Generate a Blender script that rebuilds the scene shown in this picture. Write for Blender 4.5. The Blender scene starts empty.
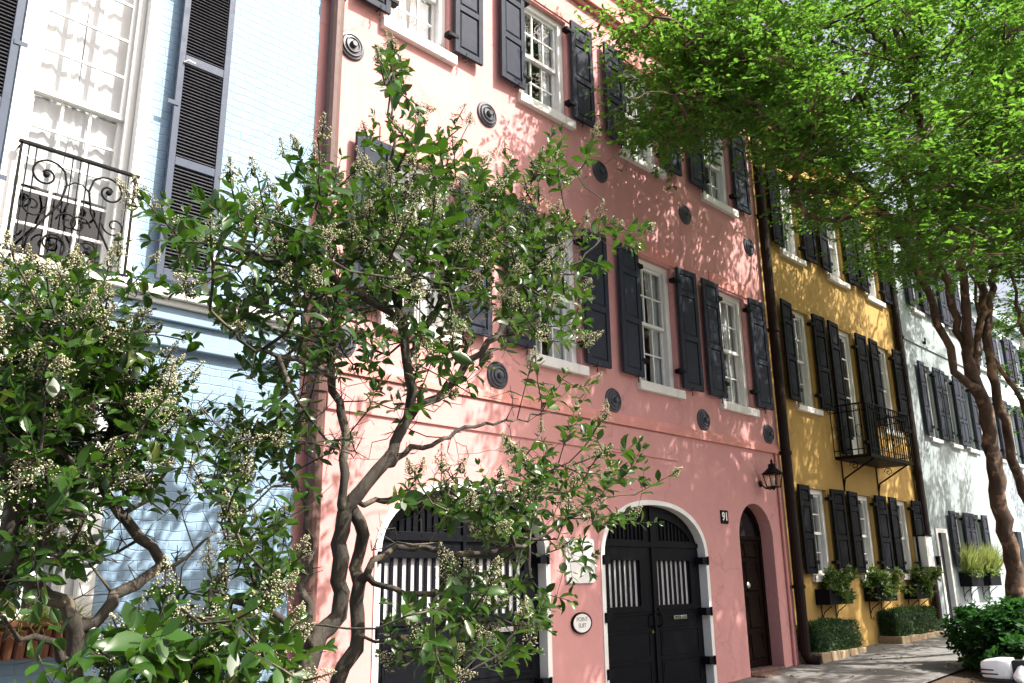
import bpy, math, random
import numpy as np
from mathutils import Vector, Matrix
from mathutils.geometry import tessellate_polygon

random.seed(7)
rng = np.random.default_rng(11)
PI = math.pi
SC = bpy.context.scene
COL = SC.collection
ORG = {}                       # world origin of every object that can be a parent

# ------------------------------------------------------------------ camera
CAMPOS = np.array([0.0, -7.0, 1.5])
F, PITCH, YAW, ROLL = 849.93, 0.272451, 0.793039, -0.01305


def _basis():
    r = np.array([math.cos(YAW), -math.sin(YAW), 0.0])
    fh = np.array([math.sin(YAW), math.cos(YAW), 0.0])
    f = fh * math.cos(PITCH) + np.array([0, 0, math.sin(PITCH)])
    u = -fh * math.sin(PITCH) + np.array([0, 0, math.cos(PITCH)])
    c, s = math.cos(ROLL), math.sin(ROLL)
    return c * r + s * u, -s * r + c * u, f


CR, CU, CF = _basis()


def at(px, py, Y):
    """world point on the vertical plane y = Y that lies behind a place in the photo"""
    d = CR * (px - 512) - CU * (py - 341.5) + CF * F
    return CAMPOS + d * ((Y - CAMPOS[1]) / d[1])


def proj(p):
    v = np.asarray(p) - CAMPOS
    w = v @ CF
    return 512 + F * (v @ CR) / w, 341.5 - F * (v @ CU) / w, w


cam = bpy.data.cameras.new('camera')
co = bpy.data.objects.new('camera', cam)
COL.objects.link(co)
co.matrix_world = Matrix(((CR[0], CU[0], -CF[0], CAMPOS[0]), (CR[1], CU[1], -CF[1], CAMPOS[1]),
                          (CR[2], CU[2], -CF[2], CAMPOS[2]), (0, 0, 0, 1)))
cam.sensor_width = 36
cam.lens = 36 * F / 1024
cam.clip_start = 0.05
cam.clip_end = 2000
SC.camera = co

# ------------------------------------------------------------------ ground height
GX = [-40, 0, 8, 11.45, 13.34, 15.7, 19.7, 30, 80]
GZ = [-.3, -.2, -.06, .03, .11, .20, .29, .36, .4]


def G(x):
    return float(np.interp(x, GX, GZ))


# ------------------------------------------------------------------ materials
def new_mat(name):
    m = bpy.data.materials.new(name)
    m.use_nodes = True
    nt = m.node_tree
    for n in list(nt.nodes):
        nt.nodes.remove(n)
    out = nt.nodes.new('ShaderNodeOutputMaterial')
    b = nt.nodes.new('ShaderNodeBsdfPrincipled')
    nt.links.new(b.outputs[0], out.inputs[0])
    return m, nt, b, out


def N(nt, t, **kw):
    n = nt.nodes.new(t)
    for k, v in kw.items():
        setattr(n, k, v)
    return n


def coords(nt, scale=(1, 1, 1), swap=False):
    tc = N(nt, 'ShaderNodeTexCoord')
    mp = N(nt, 'ShaderNodeMapping')
    mp.inputs['Scale'].default_value = scale
    if swap:
        mp.inputs['Rotation'].default_value = (-PI / 2, 0, 0)
    nt.links.new(tc.outputs['Object'], mp.inputs[0])
    return mp.outputs[0]


def noise(nt, vec, scale, detail=4, rough=.6):
    n = N(nt, 'ShaderNodeTexNoise')
    n.inputs['Scale'].default_value = scale
    n.inputs['Detail'].default_value = detail
    n.inputs['Roughness'].default_value = rough
    nt.links.new(vec, n.inputs['Vector'])
    return n.outputs['Fac']


def ramp(nt, fac, stops):
    r = N(nt, 'ShaderNodeValToRGB')
    e = r.color_ramp.elements
    while len(e) < len(stops):
        e.new(.5)
    for i, (p, c) in enumerate(stops):
        e[i].position = p
        e[i].color = (*c, 1) if len(c) == 3 else c
    nt.links.new(fac, r.inputs[0])
    return r.outputs[0]


def mixc(nt, fac, a, b, mode='MIX'):
    m = N(nt, 'ShaderNodeMix', data_type='RGBA', blend_type=mode)
    for s, v in ((m.inputs[0], fac), (m.inputs[6], a), (m.inputs[7], b)):
        if hasattr(v, 'is_linked'):
            nt.links.new(v, s)
        else:
            s.default_value = v if not isinstance(v, tuple) else (*v, 1)[:4]
    return m.outputs[2]


def bump(nt, b, h, strength, dist=.01, prev=None):
    n = N(nt, 'ShaderNodeBump')
    n.inputs['Strength'].default_value = strength
    n.inputs['Distance'].default_value = dist
    nt.links.new(h, n.inputs['Height'])
    if prev:
        nt.links.new(prev, n.inputs['Normal'])
    nt.links.new(n.outputs[0], b.inputs['Normal'])
    return n.outputs[0]


def dk(c, f):
    return tuple(v * f for v in c)


def stucco(name, c, var=.1, bstr=.35, stain=.25, brick=False, staincol=None):
    m, nt, b, o = new_mat(name)
    v = coords(nt)
    vs = coords(nt, (2.5, 2.5, .22))
    big = noise(nt, v, .7, 5)
    med = noise(nt, v, 5, 5)
    col = mixc(nt, big, dk(c, 1 - var), dk(c, 1 + var * .6))
    f2 = ramp(nt, med, [(.35, (0, 0, 0)), (.8, (.5, .5, .5))])
    col = mixc(nt, f2, col, dk(c, 1 + var))
    st = noise(nt, vs, 1.6, 5)
    sf = ramp(nt, st, [(.52, (0, 0, 0)), (.8, (stain,) * 3)])
    col = mixc(nt, sf, col, staincol or dk(c, .62))
    nt.links.new(col, b.inputs['Base Color'])
    b.inputs['Roughness'].default_value = .82
    b.inputs['Specular IOR Level'].default_value = .3
    # hairline cracks
    wv = N(nt, 'ShaderNodeTexNoise')
    wv.inputs['Scale'].default_value = 3
    wv.inputs['Detail'].default_value = 6
    nt.links.new(v, wv.inputs['Vector'])
    wm = N(nt, 'ShaderNodeMix', data_type='VECTOR')
    wm.inputs[0].default_value = .35
    nt.links.new(v, wm.inputs[4])
    nt.links.new(wv.outputs['Color'], wm.inputs[5])
    vo = N(nt, 'ShaderNodeTexVoronoi', feature='DISTANCE_TO_EDGE')
    vo.inputs['Scale'].default_value = .55
    nt.links.new(wm.outputs[1], vo.inputs['Vector'])
    ck = ramp(nt, vo.outputs['Distance'], [(0, (.35, .35, .35)), (.006, (0, 0, 0))])
    col = mixc(nt, ck, col, dk(c, .45))
    nt.links.new(col, b.inputs['Base Color'])
    fine = noise(nt, v, 90, 3)
    prev = bump(nt, b, fine, bstr * .5, .004)
    prev = bump(nt, b, noise(nt, v, 9, 4), bstr, .012, prev)
    if brick:
        bv = coords(nt, swap=True)
        wob = N(nt, 'ShaderNodeTexNoise')
        wob.inputs['Scale'].default_value = 6
        nt.links.new(bv, wob.inputs['Vector'])
        ad = N(nt, 'ShaderNodeMix', data_type='VECTOR')
        ad.inputs[0].default_value = .045
        nt.links.new(bv, ad.inputs[4])
        nt.links.new(wob.outputs['Color'], ad.inputs[5])
        br = N(nt, 'ShaderNodeTexBrick')
        br.inputs['Scale'].default_value = 1
        br.inputs['Brick Width'].default_value = .215
        br.inputs['Row Height'].default_value = .075
        br.inputs['Mortar Size'].default_value = .007
        br.inputs['Mortar Smooth'].default_value = .9
        br.inputs['Color1'].default_value = (1, 1, 1, 1)
        br.inputs['Color2'].default_value = (.8, .8, .8, 1)
        br.inputs['Mortar'].default_value = (0, 0, 0, 1)
        nt.links.new(ad.outputs[1], br.inputs['Vector'])
        bump(nt, b, br.outputs['Color'], .5, .012, prev)
        col2 = mixc(nt, br.outputs['Fac'], col, dk(c, .97))
        nt.links.new(col2, b.inputs['Base Color'])
    return m


def paint(name, c, rough=.45, var=.12, spec=.5, bstr=.15, metal=0, scale=8, dust=0, coat=0):
    m, nt, b, o = new_mat(name)
    v = coords(nt)
    n1 = noise(nt, v, scale, 5)
    col = mixc(nt, n1, dk(c, 1 - var), dk(c, 1 + var))
    if dust:
        d = ramp(nt, noise(nt, v, 3, 6, .7), [(.5, (0, 0, 0)), (.75, (dust,) * 3)])
        col = mixc(nt, d, col, (.3, .28, .25))
    nt.links.new(col, b.inputs['Base Color'])
    rr = ramp(nt, noise(nt, v, scale * 1.7, 4), [(.3, (rough * .8,) * 3), (.7, (min(1, rough * 1.25),) * 3)])
    nt.links.new(rr, b.inputs['Roughness'])
    b.inputs['Specular IOR Level'].default_value = spec
    b.inputs['Metallic'].default_value = metal
    b.inputs['Coat Weight'].default_value = coat
    if bstr:
        bump(nt, b, noise(nt, coords(nt, (40, 40, 6)), 1.2, 3), bstr, .003)
    return m


def leaf_mat(name, c1, c2, c3, rough=.4, trans=.35, tcol=(.25, .45, .05), spec=.5):
    m, nt, b, o = new_mat(name)
    g = N(nt, 'ShaderNodeNewGeometry')
    col = ramp(nt, g.outputs['Random Per Island'], [(0, c1), (.45, tuple(.6 * a + .4 * b_ for a, b_ in zip(c1, c2))), (.75, c2), (.92, dk(c2, 1.5)), (1, c3)])
    big = noise(nt, coords(nt), 1.3, 2)
    col = mixc(nt, big, col, dk(c2, 1.3))
    nt.links.new(col, b.inputs['Base Color'])
    b.inputs['Roughness'].default_value = rough
    b.inputs['Specular IOR Level'].default_value = spec
    t = N(nt, 'ShaderNodeBsdfTranslucent')
    tc = mixc(nt, .6, col, tcol)
    nt.links.new(tc, t.inputs[0])
    mx = N(nt, 'ShaderNodeMixShader')
    mx.inputs[0].default_value = trans
    nt.links.new(b.outputs[0], mx.inputs[1])
    nt.links.new(t.outputs[0], mx.inputs[2])
    nt.links.new(mx.outputs[0], o.inputs[0])
    return m


def bark_mat(name, c1, c2, scale=14):
    m, nt, b, o = new_mat(name)
    v = coords(nt, (1, 1, .3))
    n1 = noise(nt, v, scale, 6, .7)
    n2 = noise(nt, coords(nt), scale * .35, 4)
    col = ramp(nt, n1, [(.3, c1), (.7, c2)])
    pale = ramp(nt, n2, [(.54, (0, 0, 0)), (.62, (.75, .75, .75))])
    col = mixc(nt, pale, col, dk(c2, 2.6))
    nt.links.new(col, b.inputs['Base Color'])
    b.inputs['Roughness'].default_value = .9
    bump(nt, b, n1, .8, .02)
    return m


def glass_mat(name, tint=(.92, .95, .95)):
    m, nt, b, o = new_mat(name)
    nt.nodes.remove(b)
    tr = N(nt, 'ShaderNodeBsdfTransparent')
    tr.inputs[0].default_value = (*tint, 1)
    gl = N(nt, 'ShaderNodeBsdfGlossy')
    gl.inputs['Roughness'].default_value = .015
    lw = N(nt, 'ShaderNodeLayerWeight')
    lw.inputs[0].default_value = .5
    pw = N(nt, 'ShaderNodeMath', operation='POWER')
    pw.inputs[1].default_value = 4
    nt.links.new(lw.outputs['Facing'], pw.inputs[0])
    fr = N(nt, 'ShaderNodeMath', operation='MULTIPLY_ADD')
    fr.inputs[1].default_value = .85
    fr.inputs[2].default_value = .07
    nt.links.new(pw.outputs[0], fr.inputs[0])
    mx = N(nt, 'ShaderNodeMixShader')
    bn = N(nt, 'ShaderNodeBump')
    bn.inputs['Strength'].default_value = .05
    bn.inputs['Distance'].default_value = .02
    nt.links.new(noise(nt, coords(nt), 2.5, 2), bn.inputs['Height'])
    nt.links.new(bn.outputs[0], gl.inputs['Normal'])
    nt.links.new(fr.outputs[0], mx.inputs[0])
    nt.links.new(tr.outputs[0], mx.inputs[1])
    nt.links.new(gl.outputs[0], mx.inputs[2])
    nt.links.new(mx.outputs[0], o.inputs[0])
    return m


M = {}
M['pink'] = stucco('pink_stucco', (.575, .285, .275), .15, .35, .5, staincol=(.42, .20, .19))
M['pink_trim'] = stucco('pink_moulding', (.62, .27, .24), .1, .25, .3)
M['blue'] = stucco('blue_painted_brick', (.24, .35, .475), .10, .3, .2, brick=True)
M['blue_trim'] = stucco('blue_moulding', (.24, .34, .44), .08, .2, .2)
M['yellow'] = stucco('yellow_stucco', (.43, .275, .085), .18, .35, .45, staincol=(.34, .19, .05))
M['white_stucco'] = stucco('white_stucco', (.27, .315, .33), .14, .3, .2)
M['pale_blue_stucco'] = stucco('pale_blue_stucco', (.45, .55, .62), .08, .3, .2)
M['cream_stucco'] = stucco('cream_stucco', (.66, .58, .44), .08, .3, .2)
M['roof'] = stucco('roof_felt', (.12, .11, .10), .2, .3, .2)
M['white'] = paint('white_gloss_paint', (.78, .78, .76), .4, .05, .5, .08)
M['sillstone'] = stucco('white_sill_stone', (.74, .73, .70), .08, .3, .3, staincol=(.45, .42, .38))
M['slate'] = paint('dark_shutter_paint', (.036, .041, .056), .5, .3, .06, .15)
M['black'] = paint('black_shutter_paint', (.008, .009, .012), .5, .3, .05, .15)
M['navy'] = paint('navy_door_paint', (.007, .0078, .0105), .4, .3, .06, .12)
M['bluegrey'] = paint('blue_grey_shutter_paint', (.065, .080, .115), .5, .1, .15, .1)
M['louvre'] = paint('dark_louvre_paint', (.035, .036, .045), .5, .15, .4, .1)
M['indigo'] = paint('indigo_shutter_paint', (.014, .014, .035), .5, .15, .4, .1)
M['iron'] = paint('black_iron', (.008, .008, .009), .55, .2, .08, .2)
M['anchor'] = paint('dark_cast_iron', (.045, .050, .066), .42, .2, .5, .2)
M['copper'] = paint('brown_pipe_paint', (.10, .050, .042), .5, .2, .4, .2, dust=.12)
M['darkpipe'] = paint('dark_brown_pipe', (.016, .008, .006), .55, .2, .15, .2)
M['curtain'] = paint('white_curtain', (.46, .46, .48), .9, .05, .1, .05)
M['wood_dark'] = paint('dark_brown_door', (.010, .005, .004), .55, .35, .05, .3)
M['brass'] = paint('worn_brass', (.45, .36, .2), .3, .2, .5, .1, metal=1)
M['chrome'] = paint('pale_metal', (.7, .7, .7), .2, .05, .5, 0, metal=1)
M['sign_white'] = paint('sign_white', (.80, .80, .79), .4, .03, .4, 0)
M['ink'] = paint('grey_lettering', (.20, .23, .22), .6, .05, .3, 0)
M['terracotta'] = paint('terracotta', (.16, .058, .027), .8, .3, .2, .4, dust=.2)
M['soil'] = stucco('soil', (.07, .05, .035), .3, .8, .3)
M['kerbstone'] = stucco('planter_stone', (.36, .27, .17), .2, .6, .4)
M['glass'] = glass_mat('window_glass')
M['lampglass'] = glass_mat('lamp_glass', (.9, .88, .8))
M['carpaint'] = paint('white_car_paint', (.80, .81, .82), .22, .02, .5, 0, coat=.8)
M['carglass'] = paint('dark_car_glass', (.01, .012, .015), .05, .1, .6, 0)
M['rubber'] = paint('black_rubber', (.012, .012, .012), .7, .2, .3, .2)
M['blackplastic'] = paint('black_plastic', (.015, .015, .018), .5, .1, .4, 0)
M['privet'] = leaf_mat('privet_leaf', (.005, .010, .003), (.019, .052, .007), (.13, .11, .025), .30, .16, (.16, .40, .02), .40)
M['myrtle'] = leaf_mat('small_green_leaf', (.025, .075, .010), (.050, .135, .018), (.10, .19, .03), .55, .46, (.24, .50, .05), .2)
M['boxwood'] = leaf_mat('boxwood_leaf', (.010, .03, .008), (.017, .055, .012), (.04, .10, .02), .5, .22, (.12, .35, .04))
M['bushleaf'] = leaf_mat('bush_leaf', (.008, .032, .008), (.016, .06, .014), (.04, .11, .02), .6, .25, (.1, .35, .04), .15)
M['boxplant'] = leaf_mat('window_box_leaf', (.03, .07, .012), (.07, .13, .025), (.35, .38, .12), .45, .3, (.3, .42, .06))
M['grassy'] = leaf_mat('spiky_leaf', (.14, .20, .04), (.26, .32, .09), (.45, .45, .2), .5, .35, (.45, .5, .15))
M['blossom'] = leaf_mat('cream_blossom', (.27, .27, .14), (.40, .39, .25), (.24, .17, .09), .8, .25, (.4, .4, .2), .1)
M['petal'] = leaf_mat('pale_petal', (.6, .58, .45), (.7, .68, .55), (.6, .5, .3), .7, .25, (.7, .65, .4), .2)
M['litter'] = leaf_mat('dry_leaf', (.10, .06, .025), (.16, .10, .04), (.08, .10, .03), .8, .1, (.2, .15, .05), .2)
M['bark_grey'] = bark_mat('grey_bark', (.010, .008, .006), (.050, .041, .030))
M['bark_brown'] = bark_mat('brown_bark', (.018, .010, .007), (.13, .078, .05), 9)


def concrete(name, c, joint=1.4):
    m, nt, b, o = new_mat(name)
    v = coords(nt)
    col = mixc(nt, noise(nt, v, 1.1, 6, .65), dk(c, .7), dk(c, 1.25))
    sp = ramp(nt, noise(nt, v, 60, 3), [(.35, (.7, .7, .7)), (.65, (1, 1, 1))])
    col = mixc(nt, .5, col, sp, 'MULTIPLY')
    nt.links.new(col, b.inputs['Base Color'])
    b.inputs['Roughness'].default_value = .9
    prev = bump(nt, b, noise(nt, v, 70, 3), .4, .004)
    if joint:
        br = N(nt, 'ShaderNodeTexBrick')
        br.offset = 0
        br.inputs['Scale'].default_value = 1
        br.inputs['Brick Width'].default_value = joint
        br.inputs['Row Height'].default_value = joint
        br.inputs['Mortar Size'].default_value = .012
        br.inputs['Color1'].default_value = (1, 1, 1, 1)
        br.inputs['Color2'].default_value = (.9, .9, .9, 1)
        br.inputs['Mortar'].default_value = (.35, .35, .35, 1)
        nt.links.new(v, br.inputs['Vector'])
        bump(nt, b, br.outputs['Color'], .6, .01, prev)
        nt.links.new(mixc(nt, .85, col, br.outputs['Color'], 'MULTIPLY'), b.inputs['Base Color'])
    return m


M['sidewalk'] = concrete('sidewalk_concrete', (.165, .16, .152))
M['asphalt'] = concrete('street_asphalt', (.055, .055, .057), 0)
M['kerb'] = concrete('kerb_stone', (.3, .29, .27), 1.8)
M['earth'] = stucco('far_ground', (.12, .11, .08), .3, .4, .3)


def brick_mat():
    m, nt, b, o = new_mat('step_brick')
    br = N(nt, 'ShaderNodeTexBrick')
    br.inputs['Scale'].default_value = 1
    br.inputs['Brick Width'].default_value = .2
    br.inputs['Row Height'].default_value = .1
    br.inputs['Mortar Size'].default_value = .008
    br.inputs['Color1'].default_value = (.17, .075, .05, 1)
    br.inputs['Color2'].default_value = (.10, .05, .04, 1)
    br.inputs['Mortar'].default_value = (.2, .18, .15, 1)
    nt.links.new(coords(nt), br.inputs['Vector'])
    nt.links.new(br.outputs['Color'], b.inputs['Base Color'])
    b.inputs['Roughness'].default_value = .9
    bump(nt, b, br.outputs['Fac'], -.5, .01)
    return m


M['brick'] = brick_mat()


# ------------------------------------------------------------------ mesh builder
class MB:
    def __init__(s):
        s.v, s.f = [], []

    def box(s, x0, x1, y0, y1, z0, z1):
        n = len(s.v)
        s.v += [(x0, y0, z0), (x1, y0, z0), (x1, y1, z0), (x0, y1, z0),
                (x0, y0, z1), (x1, y0, z1), (x1, y1, z1), (x0, y1, z1)]
        for q in ((0, 3, 2, 1), (4, 5, 6, 7), (0, 1, 5, 4), (1, 2, 6, 5), (2, 3, 7, 6), (3, 0, 4, 7)):
            s.f.append(tuple(n + i for i in q))
        return s

    def hexa(s, pts):
        n = len(s.v)
        s.v += [tuple(p) for p in pts]
        for q in ((0, 3, 2, 1), (4, 5, 6, 7), (0, 1, 5, 4), (1, 2, 6, 5), (2, 3, 7, 6), (3, 0, 4, 7)):
            s.f.append(tuple(n + i for i in q))
        return s

    def slab(s, outer, holes, y0, y1):
        """outline in x,z with holes, from y0 (front) to y1 (back)"""
        loops = [outer] + list(holes)
        flat = [p for L in loops for p in L]
        tris = tessellate_polygon([[Vector((p[0], p[1], 0)) for p in L] for L in loops])
        n = len(s.v)
        k = len(flat)
        s.v += [(p[0], y0, p[1]) for p in flat] + [(p[0], y1, p[1]) for p in flat]
        for t in tris:
            a, b, c = (flat[i] for i in t)
            ar = (b[0] - a[0]) * (c[1] - a[1]) - (b[1] - a[1]) * (c[0] - a[0])
            if abs(ar) < 1e-9:
                continue
            t = t if ar > 0 else t[::-1]
            s.f.append(tuple(n + i for i in t))
            s.f.append(tuple(n + k + i for i in t[::-1]))
        o = 0
        for li, L in enumerate(loops):
            m = len(L)
            ar = sum(L[i][0] * L[(i + 1) % m][1] - L[(i + 1) % m][0] * L[i][1] for i in range(m))
            ccw = ar > 0
            if li:
                ccw = not ccw
            for i in range(m):
                a, b = o + i, o + (i + 1) % m
                q = (n + b, n + a, n + k + a, n + k + b) if ccw else (n + a, n + b, n + k + b, n + k + a)
                s.f.append(q)
            o += m
        return s

    def tube(s, pts, rad, sides=6, cap=True, rough=0):
        pts = [np.asarray(p, float) for p in pts]
        if not hasattr(rad, '__len__'):
            rad = [rad] * len(pts)
        n0 = len(s.v)
        ref = None
        for i, p in enumerate(pts):
            t = pts[min(i + 1, len(pts) - 1)] - pts[max(i - 1, 0)]
            t = t / (np.linalg.norm(t) + 1e-9)
            if ref is None:
                ref = np.array([0, 0, 1.]) if abs(t[2]) < .9 else np.array([1., 0, 0])
            a = np.cross(t, ref)
            a /= np.linalg.norm(a) + 1e-9
            b = np.cross(t, a)
            ref = -b if False else np.cross(a, t)
            for k in range(sides):
                w = 2 * PI * k / sides
                q = p + rad[i] * (1 + (rough * (.6 * math.sin(3 * w + p[2] * 7) + rng.normal(0, .7)) if rough else 0)) * (math.cos(w) * a + math.sin(w) * b)
                s.v.append(tuple(q))
        for i in range(len(pts) - 1):
            for k in range(sides):
                a, b = n0 + i * sides + k, n0 + i * sides + (k + 1) % sides
                s.f.append((a, b, b + sides, a + sides))
        if cap:
            s.f.append(tuple(n0 + k for k in range(sides))[::-1])
            e = n0 + (len(pts) - 1) * sides
            s.f.append(tuple(e + k for k in range(sides)))
        return s

    def lathe(s, prof, c, axis='y', seg=24):
        """prof: (radius, offset along axis)"""
        n0 = len(s.v)
        for r, h in prof:
            for k in range(seg):
                w = 2 * PI * k / seg
                u, v = r * math.cos(w), r * math.sin(w)
                if axis == 'y':
                    s.v.append((c[0] + u, c[1] + h, c[2] + v))
                elif axis == 'z':
                    s.v.append((c[0] + u, c[1] + v, c[2] + h))
                else:
                    s.v.append((c[0] + h, c[1] + u, c[2] + v))
        for i in range(len(prof) - 1):
            for k in range(seg):
                a, b = n0 + i * seg + k, n0 + i * seg + (k + 1) % seg
                s.f.append((a, b, b + seg, a + seg))
        s.f.append(tuple(n0 + k for k in range(seg)))
        e = n0 + (len(prof) - 1) * seg
        s.f.append(tuple(e + k for k in range(seg)))
        return s

    def sheet(s, fn, nu, nv):
        n0 = len(s.v)
        for i in range(nu + 1):
            for j in range(nv + 1):
                s.v.append(tuple(fn(i / nu, j / nv)))
        for i in range(nu):
            for j in range(nv):
                a = n0 + i * (nv + 1) + j
                s.f.append((a, a + nv + 1, a + nv + 2, a + 1))
        return s

    def mesh(s, name, mat, org=(0, 0, 0), smooth=False, fixn=True):
        me = bpy.data.meshes.new(name)
        me.from_pydata([(v[0] - org[0], v[1] - org[1], v[2] - org[2]) for v in s.v], [], s.f)
        me.validate()
        me.update()
        if fixn:
            import bmesh
            bm = bmesh.new()
            bm.from_mesh(me)
            bmesh.ops.recalc_face_normals(bm, faces=bm.faces)
            bm.to_mesh(me)
            bm.free()
        me.materials.append(M[mat] if isinstance(mat, str) else mat)
        if smooth:
            me.polygons.foreach_set('use_smooth', [True] * len(me.polygons))
        return me


def link(name, me, parent=None, world=(0, 0, 0), bevel=0, label=None):
    o = bpy.data.objects.new(name, me)
    COL.objects.link(o)
    po = ORG[parent.name] if parent else (0, 0, 0)
    o.parent = parent
    o.location = (world[0] - po[0], world[1] - po[1], world[2] - po[2])
    ORG[o.name] = tuple(world)
    if bevel:
        b = o.modifiers.new('bevel', 'BEVEL')
        b.width = bevel
        b.segments = 2
        b.limit_method = 'ANGLE'
        b.angle_limit = .6
    if label:
        o['label'] = label
    return o


def part(mb, name, mat, parent, smooth=False, bevel=0, label=None, world=None):
    w = world if world is not None else (ORG[parent.name] if parent else (0, 0, 0))
    return link(name, mb.mesh(name, mat, w, smooth), parent, w, bevel, label)


def thing(name, label, cat, loc=(0, 0, 0), group=None):
    o = bpy.data.objects.new(name, None)
    COL.objects.link(o)
    o.empty_display_size = .2
    o.location = loc
    ORG[o.name] = tuple(loc)
    return tag(o, label, cat, group)


def tag(o, label, cat, group=None, kind=None):
    o['label'] = label
    o['category'] = cat
    if group:
        o['group'] = group
    if kind:
        o['kind'] = kind
    return o


def structure(mb, name, mat, smooth=False):
    o = part(mb, name, mat, None, smooth)
    o['kind'] = 'structure'
    return o


def rect(x0, x1, z0, z1):
    return [(x0, z0), (x1, z0), (x1, z1), (x0, z1)]


def arch(cx, hw, zb, zs, rise, n=22, ex=2.25):
    pts = [(cx - hw, zb), (cx + hw, zb)]
    for i in range(n + 1):
        w = PI * i / n
        c, s_ = math.cos(w), math.sin(w)
        pts.append((cx + hw * math.copysign(abs(c) ** (2 / ex), c), zs + rise * abs(s_) ** (2 / ex)))
    return pts


# ------------------------------------------------------------------ repeated house parts
MESH = {}


def cached(key, fn):
    if key not in MESH:
        MESH[key] = fn()
    return MESH[key]


def window(parent, cx, y, z0, w, h, cols=3, rows=2, sill=.14, casing=.10, sash='white', curt=.5, head=True, sillx=.08, split=.5, cz=0):
    """double hung window set in an opening; origin at the middle of the opening's foot on the wall face"""
    org = (cx, y, z0)
    key = (w, h, cols, rows, sill, casing, sash, curt, split, cz)

    def frame():
        b = MB()
        y0, y1 = .075, .22
        b.box(-w / 2 + .002, -w / 2 + casing, y0, y1, 0, h - .002)
        b.box(w / 2 - casing, w / 2 - .002, y0, y1, 0, h - .002)
        b.box(-w / 2 + casing, w / 2 - casing, y0 + .001, y1, h - casing * .9, h - .002)
        b.box(-w / 2 + casing, w / 2 - casing, y0 + .02, y1, 0, .03)
        # staff bead
        for sx in (-1, 1):
            b.box(sx * (w / 2 - casing) - .012, sx * (w / 2 - casing) + .012, y0 - .012, y0 + .02, .002, h - casing * .9)
        return b.mesh('window', 'white')
    o = link('window', cached(('fr',) + key, frame), parent, org)
    iw = w - 2 * casing
    zt = h - casing * .9
    zm = .03 + (zt - .03) * split
    t = .045

    def sashes():
        b = MB()
        for (a, c, yy) in ((.031, zm + t / 2, .155), (zm - t / 2, zt, .115)):
            y0, y1 = yy, yy + .035
            b.box(-iw / 2, -iw / 2 + t, y0, y1, a, c)
            b.box(iw / 2 - t, iw / 2, y0, y1, a, c)
            b.box(-iw / 2 + t, iw / 2 - t, y0 - .001, y1 + .001, a, a + t * 1.1)
            b.box(-iw / 2 + t, iw / 2 - t, y0 - .001, y1 + .001, c - t, c)
            gx = (iw - 2 * t) / cols
            gz = (c - a - 2.1 * t) / rows
            for i in range(1, cols):
                x = -iw / 2 + t + gx * i
                b.box(x - .011, x + .011, y0 + .004, y1 - .004, a + t * 1.1, c - t)
            for j in range(1, rows):
                z = a + t * 1.1 + gz * j
                b.box(-iw / 2 + t, iw / 2 - t, y0 + .006, y1 - .006, z - .011, z + .011)
        return b.mesh('sash', sash)
    link('sash', cached(('sa',) + key, sashes), o, org)

    def glass():
        b = MB()
        for (a, c, yy) in ((.05, zm, .172), (zm, zt - .02, .132)):
            b.f.append(tuple(len(b.v) + i for i in range(4)))
            b.v += [(-iw / 2 + .02, yy, a), (iw / 2 - .02, yy, a), (iw / 2 - .02, yy, c), (-iw / 2 + .02, yy, c)]
        return b.mesh('glass', 'glass', fixn=False)
    link('glass', cached(('gl',) + key, glass), o, org)
    if curt:
        def curtain():
            b = MB()
            for sx in (-1, 1):
                cw = iw * curt

                def fn(u, v, sx=sx, cw=cw):
                    x = sx * (iw / 2 - u * cw * (1 - .12 * math.sin(v * 3.0)))
                    return (x, .218 + .010 * math.sin(u * cw * 62 + sx + 1.7 * math.sin(u * 7.3 + sx)) * (.55 + .45 * math.sin(u * 13 + 2)) + .006 * math.sin(u * 11 + v * 3), cz + v * (zt - cz))
                b.sheet(fn, 40, 8)
            return b.mesh('curtain', 'curtain', smooth=True, fixn=False)
        link('curtain', cached(('cu',) + key, curtain), o, org)
    if sill:
        def sl():
            b = MB()
            b.hexa([(-w / 2 - sillx, -.075, -sill), (w / 2 + sillx, -.075, -sill), (w / 2 + sillx, .1, -sill), (-w / 2 - sillx, .1, -sill),
                    (-w / 2 - sillx, -.075, -.012), (w / 2 + sillx, -.075, -.012), (w / 2 + sillx, .1, .004), (-w / 2 - sillx, .1, .004)])
            return b.mesh('sill', 'sillstone')
        link('sill', cached(('si',) + key, sl), o, org, bevel=.008)
    return o


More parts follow.
